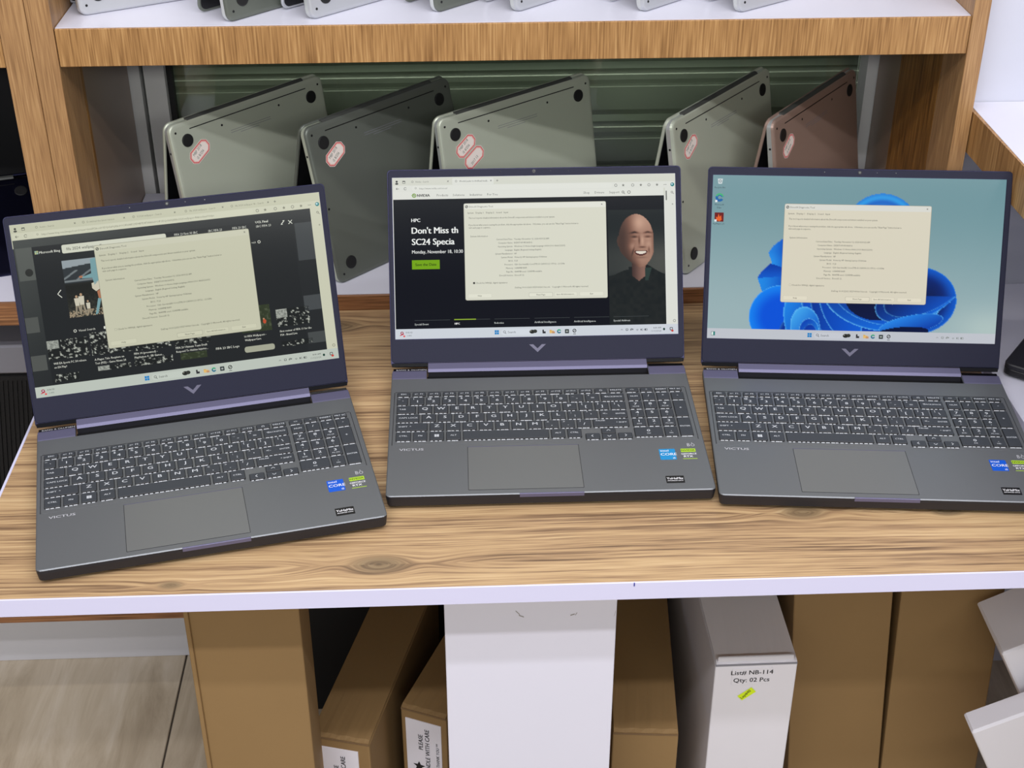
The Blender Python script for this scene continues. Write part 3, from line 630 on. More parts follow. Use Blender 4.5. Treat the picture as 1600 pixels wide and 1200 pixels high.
def screen_event(par):
    s = Scr(); bar = C(216, 218, 206); page = C(226, 228, 220); txt = C(60, 62, 62); soft = C(130, 132, 126); W_ = C(240, 242, 240)
    s.rect(0, 0, 1600, 900, C(226, 228, 222), 0)
    browser(s, bar, page, txt, soft, [(92, 330, 'Nvidia - Search', False), (338, 572, 'World Leader in Artificial Intelli...', True)], 'https://www.nvidia.com/en-us/', 0)
    s.rect(4, 80, 1532, 122, C(228, 230, 222), 3)
    s.ring(122, 101, 12, 5, C(120, 160, 50), 4); s.ell(122, 101, 4, 4, C(90, 130, 40), 5); s.poly([(106, 101), (122, 90), (122, 94), (112, 101)], C(120, 160, 50), 5)
    s.t('NVIDIA', 21, 139, 108, C(34, 36, 38), 4, bold=.035, sx=1.05)
    for k, x in (('Products', 250), ('Solutions', 340), ('Industries', 436), ('For You', 534), ('Shop', 1078), ('Drivers', 1142), ('Support', 1224)): s.t(k, 18, x, 107 if x < 700 else 106, C(96, 98, 96), 4)
    s.ring(1302, 100, 7, 2.5, txt, 4); s.line(1307, 105, 1313, 111, 2.5, txt, 4); s.ring(1336, 101, 9, 2.5, txt, 4)
    s.rect(1544, 96, 1551, 150, C(120, 122, 118), 4, 3)
    s.grid(4, 122, 1534, 844, 50, 24, lambda u, v: mixc((26, 30, 34), (9, 12, 24), sst(100, 700, v + 120 * vnoise(u / 240, v / 200))), 1)
    # presenter portrait on the right of the page
    fx, fy = 1371, 366
    def por(u, v):
        x = (u - fx) / .592 + 375; y = (v - fy) / .593 + 330
        g = mixc((34, 40, 42), (78, 80, 76), sst(180, 520, y) * (1 - sst(600, 800, y)) * (.5 + .5 * sst(100, 640, x)))
        c = mixc(g, (40, 46, 46), sst(60, 0, y - 50) * .6)
        d = ((x - 372) / 168) ** 2 + ((y - 322) / (235 if y < 322 else 262)) ** 2
        # ear and far side of the head
        de = ((x - 222) / 30) ** 2 + ((y - 345) / 62) ** 2
        def skin(t): return mixc(mixc((40, 34, 34), (128, 92, 78), min(1, t * 2)), (204, 164, 142), max(0, t * 2 - 1))
        # torso and neck
        sh = 640 - 55 * sst(110, 300, x) if x < 300 else 560 + 100 * sst(430, 660, x)
        if 330 < x < 470 and 520 < y < 735 - abs(x - 395) * .9: c = mixc((60, 44, 42), (158, 118, 104), sst(300, 450, x) * .8)
        if y > sh + (30 if x < 330 else 0) and not (330 < x < 462 and y < 725 - abs(x - 395) * .8): c = mixc((24, 30, 32), (34, 38, 38), vnoise(u / 20, v / 20))
        if 455 < x < 520 and 600 < y < 720 and x < 520 - (y - 600) * .3: c = (46, 62, 58)
        if de < 1: c = skin(.22)
        cx_ = 376 + 34 * sst(380, 590, y); wl = 168 - 62 * sst(430, 600, y); dx = (x - cx_) / wl; dy = (y - 330) / (238 if y < 330 else 262)
        dd = abs(dx) ** (2 if y < 330 else 2.6) + abs(dy) ** (2 if y < 330 else 2.6)
        if dd < 1:
            t = .20 + .56 * sst(-.85, .25, dx) - .20 * sst(.78, 1.02, dx) + .10 * sst(300, 120, y) - .12 * sst(520, 600, y)
            t += .16 * math.exp(-((x - 400) / 60) ** 2 - ((y - 180) / 60) ** 2)
            t += .22 * math.exp(-((x - 335) / 30) ** 2 - ((y - 395) / 34) ** 2) + .15 * math.exp(-((x - 495) / 26) ** 2 - ((y - 380) / 34) ** 2)
            t += .2 * math.exp(-((x - 436) / 15) ** 2 - ((y - 345) / 46) ** 2)
            for ex in (362, 488): 
                t -= .62 * math.exp(-((x - ex) / 36) ** 2 - ((y - 262 - abs(x - ex) * .2) / 9) ** 2)      # brow
                t -= .45 * math.exp(-((x - ex) / 28) ** 2 - ((y - 306) / 10) ** 2); t += .12 * math.exp(-((x - ex) / 28) ** 2 - ((y - 326) / 8) ** 2)
            t -= .4 * math.exp(-((x - 405) / 9) ** 2 - ((y - 340) / 40) ** 2)
            t -= .5 * math.exp(-((x - 434) / 30) ** 2 - ((y - 404) / 8) ** 2)
            t -= .35 * math.exp(-((x - 345 + (y - 440) * .3) / 8) ** 2 - ((y - 440) / 40) ** 2) + .35 * math.exp(-((x - 497) / 8) ** 2 - ((y - 430) / 30) ** 2)
            m_ = ((x - 420) / 62) ** 2 + ((y - 462 - ((x - 420) / 62) ** 2 * -14) / 24) ** 2
            c = skin(max(0, min(1, t)))
            if m_ < 1: c = (82, 40, 38)
            mt = ((x - 420) / 50) ** 2 + ((y - 456 + ((x - 420) / 50) ** 2 * 8) / 13) ** 2
            if mt < 1: c = (232, 222, 208)
            t2 = .3 * math.exp(-((x - 425) / 45) ** 2 - ((y - 502) / 9) ** 2); c = mixc(c, (70, 48, 44), t2)
        return c
    s.grid(1212, 200, 1532, 842, 100, 200, por, 2)
    s.t('HPC', 27, 104, 248, W_, 3, bold=.03)
    s.t("Don't Miss th", 50, 105, 313, W_, 3, bold=.03, sx=.97, maxx=400)
    s.t('SC24 Specia', 50, 105, 376, W_, 3, bold=.03, sx=.97, maxx=400)
    s.t('Monday, November 18, 10:30', 26.5, 104, 424, W_, 3, bold=.008, maxx=400, sx=.9)
    s.rect(102, 461, 258, 512, C(118, 168, 20), 3); s.t('Save the Date', 21, 180, 493, C(26, 40, 8), 4, 'C', bold=.015)
    for x, k in ((110, 'Special Event'), (336, 'HPC'), (560, 'Robotics'), (786, 'Artificial Intelligence'), (1010, 'Artificial Intelligence'), (1234, 'Special Address')):
        s.rect(x, 796, x + 200, 798, C(70, 76, 78), 3); s.t(k, 15, x, 824, C(205, 210, 208), 3, bold=.01)
    s.rect(333, 793, 456, 799, C(140, 170, 50), 4); s.t('HPC', 15, 336, 824, C(240, 240, 240), 4, bold=.05)
    dialog(s, C(222, 222, 206), C(232, 233, 222), C(62, 64, 60), INFO, True)
    taskbar(s, C(210, 216, 224), C(58, 60, 66), 'weather', True, C(100, 104, 112))
    return s.done(par)

def screen_desktop(par):
    s = Scr()
    def inside(x, y, P):
        c = False; j = len(P) - 1
        for i in range(len(P)):
            if (P[i][1] > y) != (P[j][1] > y) and x < (P[j][0] - P[i][0]) * (y - P[i][1]) / (P[j][1] - P[i][1]) + P[i][0]: c = not c
            j = i
        return c
    tri1 = [(322, 418), (350, 378), (400, 340), (470, 330), (470, 560), (360, 560), (342, 470)]
    tri2 = [(268, 557), (290, 520), (335, 478), (470, 520), (470, 720), (312, 668), (286, 610)]
    def wp(u, v):
        b = mixc((112, 150, 158), (158, 182, 186), sst(0, 900, v + 80 * sst(1600, 0, u)))
        b = mixc(b, (196, 212, 205), .55 * math.exp(-((u - 1560) / 190) ** 2 - ((v - 820) / 110) ** 2))
        c = b
        d = math.hypot((u - 935) / 205, (v - 292) / 206)                # top lobe
        if d < 1: c = mixc((6, 84, 190), (40, 160, 235), sst(.55, .97, d) * .8 + .2 * sin(d * 30))
        if inside(u, v, tri1): c = mixc((40, 150, 240), (4, 76, 190), sst(320, 470, u) + .25 * sst(470, 400, v))
        if inside(u, v, tri2):
            c = mixc((30, 140, 235), (2, 70, 190), sst(270, 480, u))
            if v < 560 - (u - 268) * .08 and inside(u, v, tri2): c = mixc((0, 60, 170), (10, 90, 205), sst(480, 560, v))
        d = math.hypot((u - 1155) / 218, (v - 668) / 186)               # right lobe
        if d < 1 and u > 1000: c = mixc((3, 40, 120), (10, 88, 200), sst(.62, .98, d)); c = mixc(c, (60, 150, 235), .7 * sst(.965, 1, d)); c = mixc(c, (3, 22, 70), .65 * math.exp(-((u - 1225) / 60) ** 2 - ((v - 640) / 70) ** 2))
        d = math.hypot((u - 405) / 176, (v - 770) / 172)                # lower-left lobe
        if d < 1: c = mixc((0, 84, 222), (16, 130, 245), sst(.5, 1, d)); c = mixc(c, (120, 200, 250), .6 * sst(.965, 1, d))
        def E(cx, cy, rx, ry, ro, a_, b_, rim, k=0.0):
            nonlocal c
            co, si = cos(R(ro)), sin(R(ro)); x = ((u - cx) * co + (v - cy) * si) / rx; y = (-(u - cx) * si + (v - cy) * co) / ry
            q = math.hypot(x, y)
            if q < 1: c = mixc(mixc(a_, b_, .5 + .5 * (x * .5 + y * .8) + k), (120, 205, 252), rim * sst(.955 if rx > 150 else .90, 1, q))
        if v > 640:
            E(800, 900, 410, 260, 0, (0, 40, 140), (0, 90, 220), .3)
            E(520, 800, 92, 180, -14, (30, 140, 240), (0, 60, 180), .6)
            E(650, 760, 110, 220, -24, (0, 70, 190), (10, 110, 230), .7); E(690, 745, 100, 210, -26, (0, 44, 140), (10, 100, 225), .6); E(735, 730, 96, 200, -28, (0, 60, 170), (8, 96, 220), .7)
            E(960, 650, 330, 190, 8, (0, 30, 110), (16, 116, 238), .8); E(985, 632, 305, 176, 8, (0, 26, 90), (10, 100, 225), .6); E(1010, 615, 285, 160, 7, (0, 22, 80), (16, 112, 232), .7)
            E(925, 660, 170, 122, 6, (3, 10, 38), (4, 22, 74), .0)
            E(1160, 640, 250, 128, -24, (2, 28, 96), (12, 104, 226), .7); E(1190, 626, 232, 108, -24, (2, 20, 76), (8, 84, 200), .5)
            E(1130, 800, 180, 50, -12, (40, 140, 240), (4, 60, 170), .6)
            E(1080, 850, 150, 34, -6, (2, 14, 54), (2, 20, 70), .0)
            E(545, 825, 82, 112, -10, (70, 175, 246), (0, 70, 195), .6); E(568, 850, 56, 72, -6, (0, 60, 180), (40, 150, 238), .8); E(572, 872, 40, 62, 0, (2, 50, 160), (10, 90, 210), .5)
            if b is not None and math.hypot((u - 1155) / 222, (v - 668) / 190) > 1 and u > 1155: c = b
            if math.hypot((u - 405) / 178, (v - 770) / 174) > 1 and u < 440: c = b if not inside(u, v, tri2) else c
        return c
    s.grid(0, 0, 1600, 846, 330, 176, wp, 0)
    W_ = C(232, 238, 238)
    s.poly([(26, 20), (54, 20), (50, 48), (30, 48)], C(208, 218, 220), 2); s.ring(40, 33, 8, 3, C(90, 110, 120), 3)
    s.ring(40, 122, 23, 14, C(20, 100, 170), 2, 20, 30, 350); s.ring(40, 122, 23, 9, C(70, 180, 120), 3, 12, 200, 345); s.rect(16, 136, 28, 148, C(230, 235, 238), 4); 
    s.rect(16, 204, 66, 254, C(110, 22, 26), 2); s.poly([(26, 246), (24, 226), (32, 232), (38, 210), (44, 228), (52, 218), (56, 244), (44, 252)], C(235, 100, 40), 3); s.rect(16, 242, 28, 254, C(230, 235, 238), 4)
    dk = C(48, 62, 70)
    s.t('Recycle Bin', 13, 40, 72, dk, 2, 'C'); s.t('Microsoft', 13, 40, 165, dk, 2, 'C'); s.t('Edge', 13, 40, 181, dk, 2, 'C'); s.t('FurMark 2.5', 13, 40, 270, dk, 2, 'C')
    dialog(s, C(222, 216, 196), C(222, 222, 214), C(62, 62, 58), INFO[:2] + [('Operating System:', 'Windows 11 Home 64-bit (10.0, Build 22631)')] + INFO[3:], False)
    s.poly([(1020, 676), (1020, 694), (1025, 690), (1032, 692)], W_, 8)
    taskbar(s, C(196, 200, 208), C(52, 56, 60), 'widget', False, C(142, 148, 146))
    return s.done(par)

# ---- keyboard layout in millimetres (x0, x1, y0, y1, legends)
KEYS = []
def K(x0, x1, y0, y1, *leg): KEYS.append((x0, x1, y0, y1, leg))
P_ = 18.72; KW = 16.2
fk = [('esc', '')] + [('o=', 'F%d' % i) for i in range(1, 13)]
for i in range(13): K(-170.2 + i * 17.95, -170.2 + i * 17.95 + 15.3, 194.6, 202.4, ('f', fk[i][0] if i == 0 else fk[i][1], fk[i][0] if i else ''))
K(63.3, 78.3, 194.6, 202.4, ('f', '(!)', '')); K(81.0, 96.5, 194.6, 202.4, ('f', 'DELETE', ''))
for i, l in enumerate(('<>', '=', 'INSERT', 'PRT SC')): K(100.6 + i * 17.2, 115.4 + i * 17.2, 194.6, 202.4, ('f', l, ''))
y0, y1 = 176.4, 191.6
K(-170.2, -157.6, y0, y1, ('n', '`', '~'))
for i, (a, b) in enumerate(zip('1234567890-=', '!@#$%^&*()_+')): K(-154.8 + i * P_, -154.8 + i * P_ + KW, y0, y1, ('n', a, b))
K(69.9, 97.0, y0, y1, ('w', '<', 'BACKSPACE'))
y0, y1 = 158.3, 173.6
K(-170, -148.0, y0, y1, ('s', 'TAB', ''))
for i, a in enumerate('QWERTYUIOP'): K(-145.4 + i * P_, -145.4 + i * P_ + KW, y0, y1, ('l', a))
for i, (a, b) in enumerate((('[', '{'), (']', '}'))): K(-145.4 + (10 + i) * P_ - (4 if False else 0), -145.4 + (10 + i) * P_ + KW, y0, y1, ('n', a, b))
K(79.4, 97.0, y0, y1, ('n', '\\', '|'))
y0, y1 = 140.2, 155.5
K(-170, -143.6, y0, y1, ('s', 'CAPS LOCK', ''))
for i, a in enumerate('ASDFGHJKL'): K(-140.8 + i * P_, -140.8 + i * P_ + KW, y0, y1, ('l', a))
for i, (a, b) in enumerate(((';', ':'), ("'", '"'))): K(-140.8 + (9 + i) * P_, -140.8 + (9 + i) * P_ + KW, y0, y1, ('n', a, b))
K(65.2, 97.0, y0, y1, ('w', '<-', 'ENTER'))
y0, y1 = 122.1, 137.4
K(-170, -134.0, y0, y1, ('s', 'SHIFT  ^', ''))
for i, a in enumerate('ZXCVBNM'): K(-131.4 + i * P_, -131.4 + i * P_ + KW, y0, y1, ('l', a))
for i, (a, b) in enumerate(((',', '<'), ('.', '>'), ('/', '?'))): K(-131.4 + (7 + i) * P_, -131.4 + (7 + i) * P_ + KW, y0, y1, ('n', a, b))
K(55.8, 97.0, y0, y1, ('w', 'PAUSE', '^ SHIFT'))
y0, y1 = 102.4, 119.3
for x0, x1, l in ((-169.6, -152.6, 'CTRL'), (-150, -134.2, 'FN'), (-131.4, -115.2, '##'), (-112.6, -96.2, 'ALT'), (6.4, 22.4, 'ALT'), (25.0, 41.0, 'CTRL')): K(x0, x1, y0, y1, ('c', l))
K(-93.6, 3.8, y0, y1, ('e',))
K(45.2, 61.4, 98.0, 109.0, ('a', '<')); K(63.8, 80.0, 98.0, 107.6, ('a', 'v')); K(63.8, 80.0, 108.6, 118.6, ('a', '^')); K(82.2, 98.2, 98.0, 109.0, ('a', '>'))
nx0 = 101.4; NP = 17.2; NW = 14.9
for r_, (yy0, yy1, ks) in enumerate(((176.4, 191.6, ('NUM', '/', '*', '-')), (158.3, 173.6, ('7', '8', '9')), (140.2, 155.5, ('4', '5', '6')), (122.1, 137.4, ('1', '2', '3')))):
    for i, k in enumerate(ks): K(nx0 + i * NP, nx0 + i * NP + NW, yy0, yy1, ('p' if r_ else 'c', k))
K(nx0 + 3 * NP, nx0 + 3 * NP + NW, 140.2, 173.6, ('c', '+')); K(nx0 + 3 * NP, nx0 + 3 * NP + NW, 101.0, 137.4, ('c', 'ENTER'))
K(nx0, nx0 + NP + NW, 101.0, 119.0, ('p', '0')); K(nx0 + 2 * NP, nx0 + 2 * NP + NW, 101.0, 119.0, ('p', '.'))
KZ = .0197
def key_mesh(k):
    x0, x1, y0, y1, leg = k; w, h = (x1 - x0) / 2 * mm, (y1 - y0) / 2 * mm; g = G()
    P = rrect(-w, w, -h, h, .0012, 2)
    g.slab(P, [(0, .0), (.0012, 0), (.0017, .0005)], 1, 0)
    t = .00173; l = leg[0]; k0 = l[0]
    if k0 == 'l': g.text(l[1], .0072, 0, -.0016, t, 'C', 2, .02, 1.25)
    elif k0 == 'n': g.text(l[1], .0064, .0005, -.0036, t, 'C', 2, .02, 1.2); g.text(l[2], .0048, -.0040, .0022, t, 'C', 2, .015)
    elif k0 == 'f':
        g.text(l[1].upper(), .0036, (.0028 if l[2] else 0), -.001, t, 'C', 2, .02, 1.15)
        if l[2]: g.text(l[2], .0036, -.0032, -.001, t, 'C', 2, .02)
    elif k0 == 's': g.text(l[1], .0036, -w + .003, -.001, t, 'L', 2, .015, 1.15)
    elif k0 == 'w':
        g.text(l[1], .0052 if len(l[1]) < 4 else .0032, -w + .0035, -.001 if len(l[1]) < 4 else .003, t, 'L', 2, .02, 1.2); g.text(l[2], .0034, w - .0025, -.001, t, 'R', 2, .015, 1.1)
    elif k0 == 'c':
        if l[1] == '##':
            for i in range(2):
                for j in range(2): g.box(-.0026 + i * .0027, -.0002 + i * .0027, -.0024 + j * .0025, -.0002 + j * .0025, t - .00005, t + .00003, 2)
        else: g.text(l[1], .0036 if len(l[1]) > 1 else .0055, 0, -.001, t, 'C', 2, .015, 1.1)
    elif k0 == 'p':
        g.text(l[1], .0064, 0, -.0004, t, 'C', 2, .02, 1.25)
        g.text({'7': 'HOME', '8': '^', '9': 'PG UP', '4': '<', '5': '', '6': '>', '1': 'END', '2': 'v', '3': 'PG DN', '0': 'INS', '.': 'DEL'}[l[1]], .0028, 0, -.0048, t, 'C', 2, .01)
    elif k0 == 'a':
        d = {'<': (-1, 0), '>': (1, 0), '^': (0, 1), 'v': (0, -1)}[l[1]]; a = .0016
        for sg in (-1, 1):
            p0 = Vector((d[0] * a, d[1] * a)); p1 = Vector((-d[0] * a * .3 + sg * d[1] * a * 1.3, -d[1] * a * .3 + sg * d[0] * a * 1.3)); q = (p1 - p0).normalized(); n_ = Vector((-q.y, q.x)) * .00035
            pts = [p0 + n_, p1 + n_, p1 - n_, p0 - n_]; a_ = (pts[1] - pts[0]).cross(pts[2] - pts[1]); pts = pts if a_ > 0 else pts[::-1]
            g.add([(p.x, p.y, t) for p in pts], [(0, 1, 2, 3)], 2)
    # backlight leaking out below the front edge in short dashes
    n = max(2, int(2 * w / .0052)); rr = random.Random(int(x0 * 10) * 31 + int(y0 * 7))
    for i in range(n):
        a = -w + .001 + (2 * w - .002) * (i + .12 * rr.random()) / n; b = a + (2 * w / n) * (.45 + .35 * rr.random()); b = min(b, w - .0006)
        g.box(a, b, -h - .0006, -h + .0002, -.0001, .0003, 3)
    return g

BASE = [(-.1785 + .0, .0)]
def base_outline():
    r = .006
    P = []
    for cx, cy, a in ((.1775 - r, r, -90),):
        for i in range(5): t = R(a + 90 * i / 4); P.append((cx + r * cos(t), cy + r * sin(t)))
    P += [(.1785, .250), (.1765, .2585), (.133, .2585), (.133, .2362), (-.136, .2362), (-.136, .2585), (-.1765, .2585), (-.1785, .250)]
    for i in range(5): t = R(180 + 90 * i / 4); P.append((-.1775 + r + r * cos(t), r + r * sin(t)))
    return P

def make_laptop(x, y, th, al, label, screen_fn, core_mat):
    root = empty('gaming_laptop', (x, y, H0), (.0118, 0, th), label, 'laptop', 'open gaming laptops on the display table')
    B = base_outline()
    g = G(); g.slab(B, [(.0030, .005), (.0058, .0012), (.0150, 0.0), (.0185, .0), (.0195, .0011)], 0)
    for i, f in enumerate(g.f):   # the underside and lower flank are dark plastic
        zs = sum(g.v[k][2] for k in f) / len(f)
        if zs < .0180: g.m[i] = 1
    g.build('base', [m_deck, m_under], root)
    g = G(); g.box(-.14, .14, .030, .036, .0006, .0032); g.box(-.14, .14, .226, .232, -.0024, .0032); g.build('foot', m_rubber, root)
    g = G(); g.box(-.1355, .1325, .2365, .2490, .004, .0135); g.build('vent_recess', m_black, root)
    for xa, xb in ((-.1776, -.1364), (.1334, .1776)):
        g = G(); g.loft([[(xx, .2352, .0195), (xx, .2352, .0190), (xx, .2525, .0190), (xx, .2525, .0203), (xx, .2505, .0206), (xx, .2365, .0199)] for xx in (xa, xb)], 0); g.build('rear_trim', m_deck_lit, root)
        g = G(); g.box(xa + .001, xb - .001, .2526, .2583, .0188, .0199); 
        if xa < 0: g.text('BANG & OLUFSEN', .0036, -.155, .2540, .0200, 'C', 1, .01, 1.25)
        g.build('speaker_strip', [m_glossblack, m_greytxt], root)
    g = G(); g.loft([[(xx, .2495, .0100), (xx, .2668, .0090), (xx, .2668, .0238), (xx, .2640, .0252), (xx, .2530, .0222), (xx, .2500, .0196)][::-1] for xx in (-.1345, .1325)][::1], 0)
    g.m = [0] * len(g.f)
    for i, f in enumerate(g.f):
        if all(g.v[k][1] < .2501 for k in f): g.m[i] = 1
    g.build('hinge_cover', [m_deck_lit, m_under], root)
    # keyboard plate with dark outline, keys
    kb = G(); kb.slab(rrect(-.1735, .1722, .0955, .2052, .003, 3), [(.0193, 0), (.01965, 0), (.01970, .0003)], 0)
    kb.box(-.1738, -.1732, .0955, .2045, .0195, .01985, 1); kb.box(.1719, .1725, .0955, .2045, .0195, .01985, 1); kb.box(-.1725, .1712, .2049, .2055, .0195, .01985, 1)
    kbo = kb.build('keyboard', [m_deck, m_line], root)
    for i, k in enumerate(KEYS):
        cx, cy = (k[0] + k[1]) / 2 * mm, (k[2] + k[3]) / 2 * mm
        if i >= len(key_cache):
            ob = key_mesh(k).build('key', [m_key, m_keyside, m_legend, m_glow], kbo, (cx, cy, KZ)); key_cache.append(ob.data)
        else:
            ob = bpy.data.objects.new('key', key_cache[i]); COL.objects.link(ob); ob.parent = kbo; ob.location = (cx, cy, KZ)
    g = G(); x0, x1, ya, yb = -.0885, .0354, .0085, .0892
    g.slab(rrect(x0, x1, ya, yb, .0015, 2), [(.0190, 0), (.01958, 0), (.01965, .0003)], 0)
    for bx in ((x0 - .0004, x0, ya, yb), (x1, x1 + .0004, ya, yb), (x0, x1, ya - .0004, ya)): g.box(bx[0], bx[1], bx[2], bx[3], .0192, .01972, 1)
    g.box(x0, x1, yb, yb + .0005, .0192, .0198, 2)
    g.build('touchpad', [m_pad, m_line, m_deck_lit], root)
    g = G(); g.bevbox(-.034, .0352, -.0006, .0014, .0150, .0197, .0003); g.build('front_lip', m_deck_lit, root)
    g = G(); g.text('VICTUS', .0058, -.1652, .0846, .01956, 'L', 0, .012, 1.42); g.build('wordmark', m_greytxt, root)
    g = G(); g.text('B', .0085, .1576, .0810, .01956, 'L', 0, 0, .8); g.text('O', .0078, .1615, .0808, .01956, 'L', 0, 0, .8); g.add([(.1626, .0868, .01956), (.1640, .0868, .01956), (.1633, .0888, .01956)], [(0, 1, 2)]); g.build('speaker_logo', m_greytxt, root)
    g = G(); zt = .0197
    g.prism(rrect(.1245, .1425, .0560, .0765, .0008, 2), .01945, zt, 0)
    g.text('intel', .0050, .1262, .0715, zt + .00003, 'L', 1, .012, 1.1); g.text('CORE', .0066, .1258, .0640, zt + .00003, 'L', 1, .012, 1.05); g.text('i5', .0042, .1412, .0575, zt + .00003, 'R', 1, .02)
    g.build('processor_sticker', [core_mat, m_wtxt], root)
    g = G(); g.prism(rrect(.1490, .1655, .0700, .0763, .0005, 2), .01945, zt, 0); g.prism(rrect(.1490, .1655, .0560, .0698, .0005, 2), .01945, zt, 1); g.box(.1495, .1655, .0563, .0573, zt, zt + .00005, 0)
    g.text('NVIDIA', .0042, .1572, .0718, zt + .00003, 'C', 2, .01, 1.1); g.text('GEFORCE', .0042, .1572, .0648, zt + .00003, 'C', 3, .02, .95); g.text('RTX', .0050, .1510, .0598, zt + .00003, 'L', 3, .02, 1.1)
    g.build('graphics_sticker', [m_green, m_deck, m_ink, m_wtxt], root)
    g = G(); g.prism(rrect(.1255, .1455, .0125, .0255, .0005, 2), .01945, zt, 0); g.text('YuHaMix', .0052, .1355, .0190, zt + .00003, 'C', 1, .02, .92); g.text('ADVANCED DATA', .0024, .1355, .0158, zt + .00003, 'C', 1, .02, .85)
    g.build('seller_sticker', [m_black, m_wtxt], root)
    # ---- lid
    g = G(); g.slab(rrect(-.1798, .1798, -.0018, .2390, .005, 4), [(-.0075, .004), (-.006, .0008), (-.0030, 0), (-.0016, 0), (-.0012, .0004)], 0)
    lid = g.build('lid', [m_lid], root, (0, .255 + DY, ZB), (pi / 2 - al - .0118, 0, 0))
    g = G(); O = rrect(-.1790, .1790, .0034, .2382, .0045, 4); I = rrect(SXA - .0006, SXB + .0006, SYB - .0006, SYT + .0006, .001, 4)
    n = len(O); vs = [(x, y, -.0012) for x, y in O] + [(x, y, .0) for x, y in inset(O, .0006)] + [(x, y, .0) for x, y in I] + [(x, y, -.0012) for x, y in I]
    fs = [(k * n + i, k * n + (i + 1) % n, (k + 1) * n + (i + 1) % n, (k + 1) * n + i) for k in range(3) for i in range(n)]
    g.add(vs, fs)
    g.build('bezel', m_bezel, lid)
    g = G(); g.bevbox(-.1785, .1785, -.0015, .0032, -.001, .0002, .0004); g.build('lower_lip', m_glossblack, lid)
    g = G(); g.add([(-.0108, .0232, .0003), (-.0058, .0232, .0003), (-.0005, .0182, .0003), (.0048, .0232, .0003), (.0098, .0232, .0003), (-.0005, .0136, .0003)], [(0, 5, 2, 1), (2, 5, 4, 3)]); g.build('emblem', m_logo, lid)
    g = G(); g.disc(-.0005, .2347, 0, .0004, .0021, 20, 0); g.disc(-.0005, .2347, .0004, .0005, .0011, 16, 1); g.disc(.020, .2347, 0, .0003, .0005, 8, 1); g.disc(-.042, .2347, 0, .0003, .0006, 8, 1); g.disc(.042, .2347, 0, .0003, .0006, 8, 1)
    g.build('webcam', [m_black, m_glossblack], lid)
    screen_fn(lid)
    return root
key_cache = []
make_laptop(-.25200, 1.17300, .21958, .38823, 'open grey laptop on the left of the table, turned inward, showing football image search', screen_search, m_blue)
make_laptop(.09522, 1.24463, -.00365, .54312, 'open grey laptop in the middle of the table, showing page with bald smiling man', screen_event, m_cyan)
make_laptop(.45107, 1.21844, -.08613, .38075, 'open grey laptop on the right of the table, showing blue flower wallpaper', screen_desktop, m_blue)

# closed black laptop on the corner shelf at the right edge
cl = empty('closed_laptop', (.669, 1.492, Z(.0)), (0, 0, R(-38)), 'closed black laptop lying on the white corner shelf at the right edge', 'laptop')
G().slab(rrect(0, .32, 0, .22, .010, 5), [(.002, .004), (.005, 0), (.012, 0), (.0125, .0004)], 0).build('base', m_black, cl)
G().slab(rrect(0, .32, 0, .22, .010, 5), [(.013, .0004), (.0135, 0), (.018, 0), (.0195, .0015)], 0).build('lid', m_under, cl)
g = G()
for fx_, fy_ in ((.03, .02), (.29, .02), (.03, .20), (.29, .20)): g.disc(fx_, fy_, 0, .002, .006, 12)
g.build('foot', m_rubber, cl)

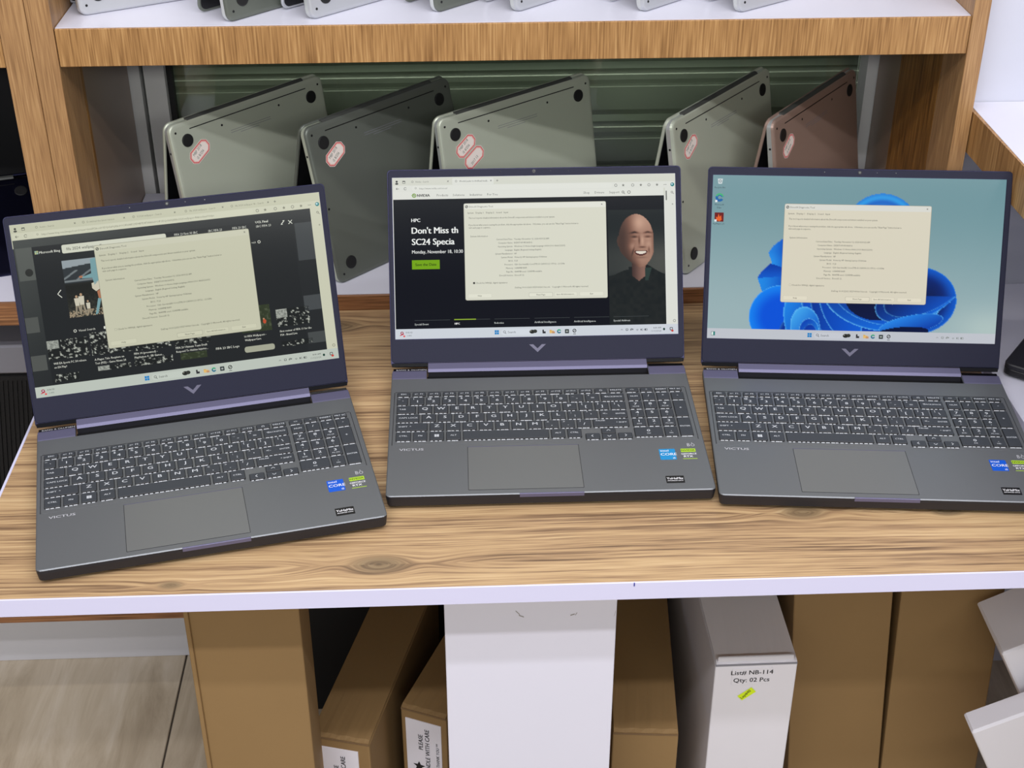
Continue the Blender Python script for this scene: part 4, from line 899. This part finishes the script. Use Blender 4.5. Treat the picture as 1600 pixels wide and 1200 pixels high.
# ================================================================== TENTED LAPTOPS
_sc = []
def screw(base, x, y):
    if not _sc: o = G().disc(0, 0, -.0002, .0003, .0016, 10).build('screw', m_black, base); _sc.append(o.data)
    else: o = bpy.data.objects.new('screw', _sc[0]); COL.objects.link(o); o.parent = base
    o.location = (x, y, 0)
def make_tent(name, x, y, z, psi, tau, w, h, m, label, group, stickers=1, small=False, edge=None):
    root = empty(name, (x, y, z), (0, 0, psi), label, 'laptop', group)
    edge = edge or m_silver_edge
    a = pi / 2 - tau
    zt = .0005
    g = G(); P = rrect(0, w, 0, h, .011, 6)
    g.slab(P, [(-.011, .0008), (-.0095, 0), (-.0040, 0), (-.0012, .0010), (-.0003, .0028), (0, .0055)], 0)
    for i, f in enumerate(g.f):
        if max(g.v[k][2] for k in f) <= -.0039: g.m[i] = 1
    base = g.build('base', [m, edge], root, (0, 0, zt), (a, 0, 0), smooth=False)
    for fx, fy in ((.026, h - .026), (w - .026, h - .026), (.026, .024), (w - .026, .024)):
        G().slab([(fx + .0088 * cos(2 * pi * i / 24), fy + .0088 * sin(2 * pi * i / 24)) for i in range(24)], [(-.0002, 0), (.0010, 0), (.0014, .0012)], 0).build('foot', m_rubber, base)
    g = G(); g.box(.033, w - .033, h - .0125, h - .0112, -.0004, .0002); g.build('vent_slot', m_black, base)
    for sx_, sy_ in ((.010, h - .012), (.085, h - .022), (w - .085, h - .022), (w - .010, h - .012), (.010, .012), (w - .010, .012), (.010, h * .48), (w * .5, .012)): screw(base, sx_, sy_)
    g = G(); g.disc(0, 0, 0, .0003, .0015, 10); g.build('audio_port', m_black, base, (-.0002, h - .038, -.0065), (0, -pi / 2, 0))
    g = G(); g.box(w * .36, w * .62, h - .0335, h - .0330, 0, .0001); g.box(w * .36, w * .62, h - .0365, h - .0360, 0, .0001); g.box(w * .42, w * .54, h - .0395, h - .0390, 0, .0001); g.build('fine_print', m_plast, base)
    sp = [(.041, h - .046, 'MBP 2018', 'i5 8/256'), (.053, h - .065, '', '2017 13')][:stickers]
    for k, (cx, cy, t1, t2) in enumerate(sp):
        sg = G(); r = R(30)
        def O(hw, hh, c): return [(-hw + c, -hh), (hw - c, -hh), (hw, -hh + c), (hw, hh - c), (hw - c, hh), (-hw + c, hh), (-hw, hh - c), (-hw, -hh + c)]
        for (hw, hh, c, z_, mi) in ((.0185, .0105, .006, .0004, 0), (.0178, .0098, .0056, .00045, 1), (.0168, .0088, .0050, .0005, 2), (.0152, .0074, .0042, .00055, 0)):
            Q = [(cx + u * cos(r) - v * sin(r), cy + u * sin(r) + v * cos(r), z_) for u, v in O(hw, hh, c)]; sg.add(Q, [tuple(range(8))], mi)
        sg.text(t1, .0058, cx - .0025, cy + .0015, .0006, 'C', 3, 0, .8, r + .1); sg.text(t2, .0058, cx + .001, cy - .0050, .0006, 'C', 3, 0, .8, r + .1)
        sg.build('price_sticker', [m_pinkpaper, m_red, m_pink, m_greenink], base)
    # lid behind, hinged at the top
    g = G(); g.slab(P, [(-.0040, .0010), (-.0030, 0), (-.0012, 0), (0, .0008)], 0)
    lid = g.build('lid', [m], root, (0, h * sin(tau) + .0115, h * cos(tau) + .0015), (-(pi / 2 - tau * .93), 0, 0), smooth=False)
    G().slab(rrect(.003, w - .003, .006, h - .003, .009, 5), [(-.0043, .0003), (-.0041, 0)], 0).build('screen', m_glossblack, lid)
    g = G(); g.loft([[(xx, h * sin(tau) + .0058 + .0052 * cos(t_), h * cos(tau) - .0030 + .0052 * sin(t_)) for t_ in [2 * pi * q / 12 for q in range(12)]] for xx in (.033, w - .033)], 0)
    g.f = [f[::-1] for f in g.f]
    g.build('hinge', m_hinge, root, smooth=True)
    return root
m_hinge = mat('grey_hinge_plastic', C(70, 72, 68), .5); m_pinkpaper = mat('pale_pink_paper', C(244, 232, 222), .6); m_greenink = mat('green_grey_pen_ink', C(70, 96, 84), .6)
GL = 'laptops tented upside down on the lower shelf'; GT = 'laptops tented upside down on the upper shelf'
L0 = Z(.021)
make_tent('tented_laptop', -.353, 1.782, L0, .804, .169, .271, .203, m_silver, 'silver laptop tented leftmost on the shelf, beside the window frame', GL)
make_tent('tented_laptop', -.158, 1.730, L0, .792, .241, .268, .216, m_grey, 'dark grey laptop tented second from left, its lower corner showing between the screens', GL, edge=m_silver)
make_tent('tented_laptop', -.001, 1.782, L0, .670, .164, .278, .205, m_silver, 'silver laptop tented on the lower shelf with two price stickers, behind the middle laptop', GL, 2)
make_tent('tented_laptop', .311, 1.734, L0, .885, .170, .268, .217, m_silver, 'silver laptop tented between the middle and right screens, steeply turned', GL)
make_tent('tented_laptop', .449, 1.771, L0, .904, .161, .265, .201, m_rose, 'rose-tinted laptop tented rightmost on the lower shelf beside the wooden side panel', GL)
make_tent('tented_laptop', -.815, 1.715, L0, R(17), R(62), .272, .17, m_navy, 'dark navy laptop tented low in the left bay, behind the left screen', GL, 0, edge=m_navy)
U0 = Z(.388)
ordl = ['leftmost', 'second from left', 'third from left', 'fourth from left', 'fifth from left', 'sixth from left', 'rightmost']
for i, (x, y, ps) in enumerate(((-.452, 1.745, .50), (-.268, 1.711, .80), (-.169, 1.717, .76), (-.018, 1.738, .78), (.080, 1.736, .76), (.235, 1.729, .74), (.352, 1.721, .62))):
    make_tent('tented_laptop', x, y, U0, ps, .125, .27 if i else .25, .205, m_silver_top if i not in (1, 3) else m_grey, ordl[i] + ' of the laptops on the upper shelf, only its bottom corner in view', GT, 0)
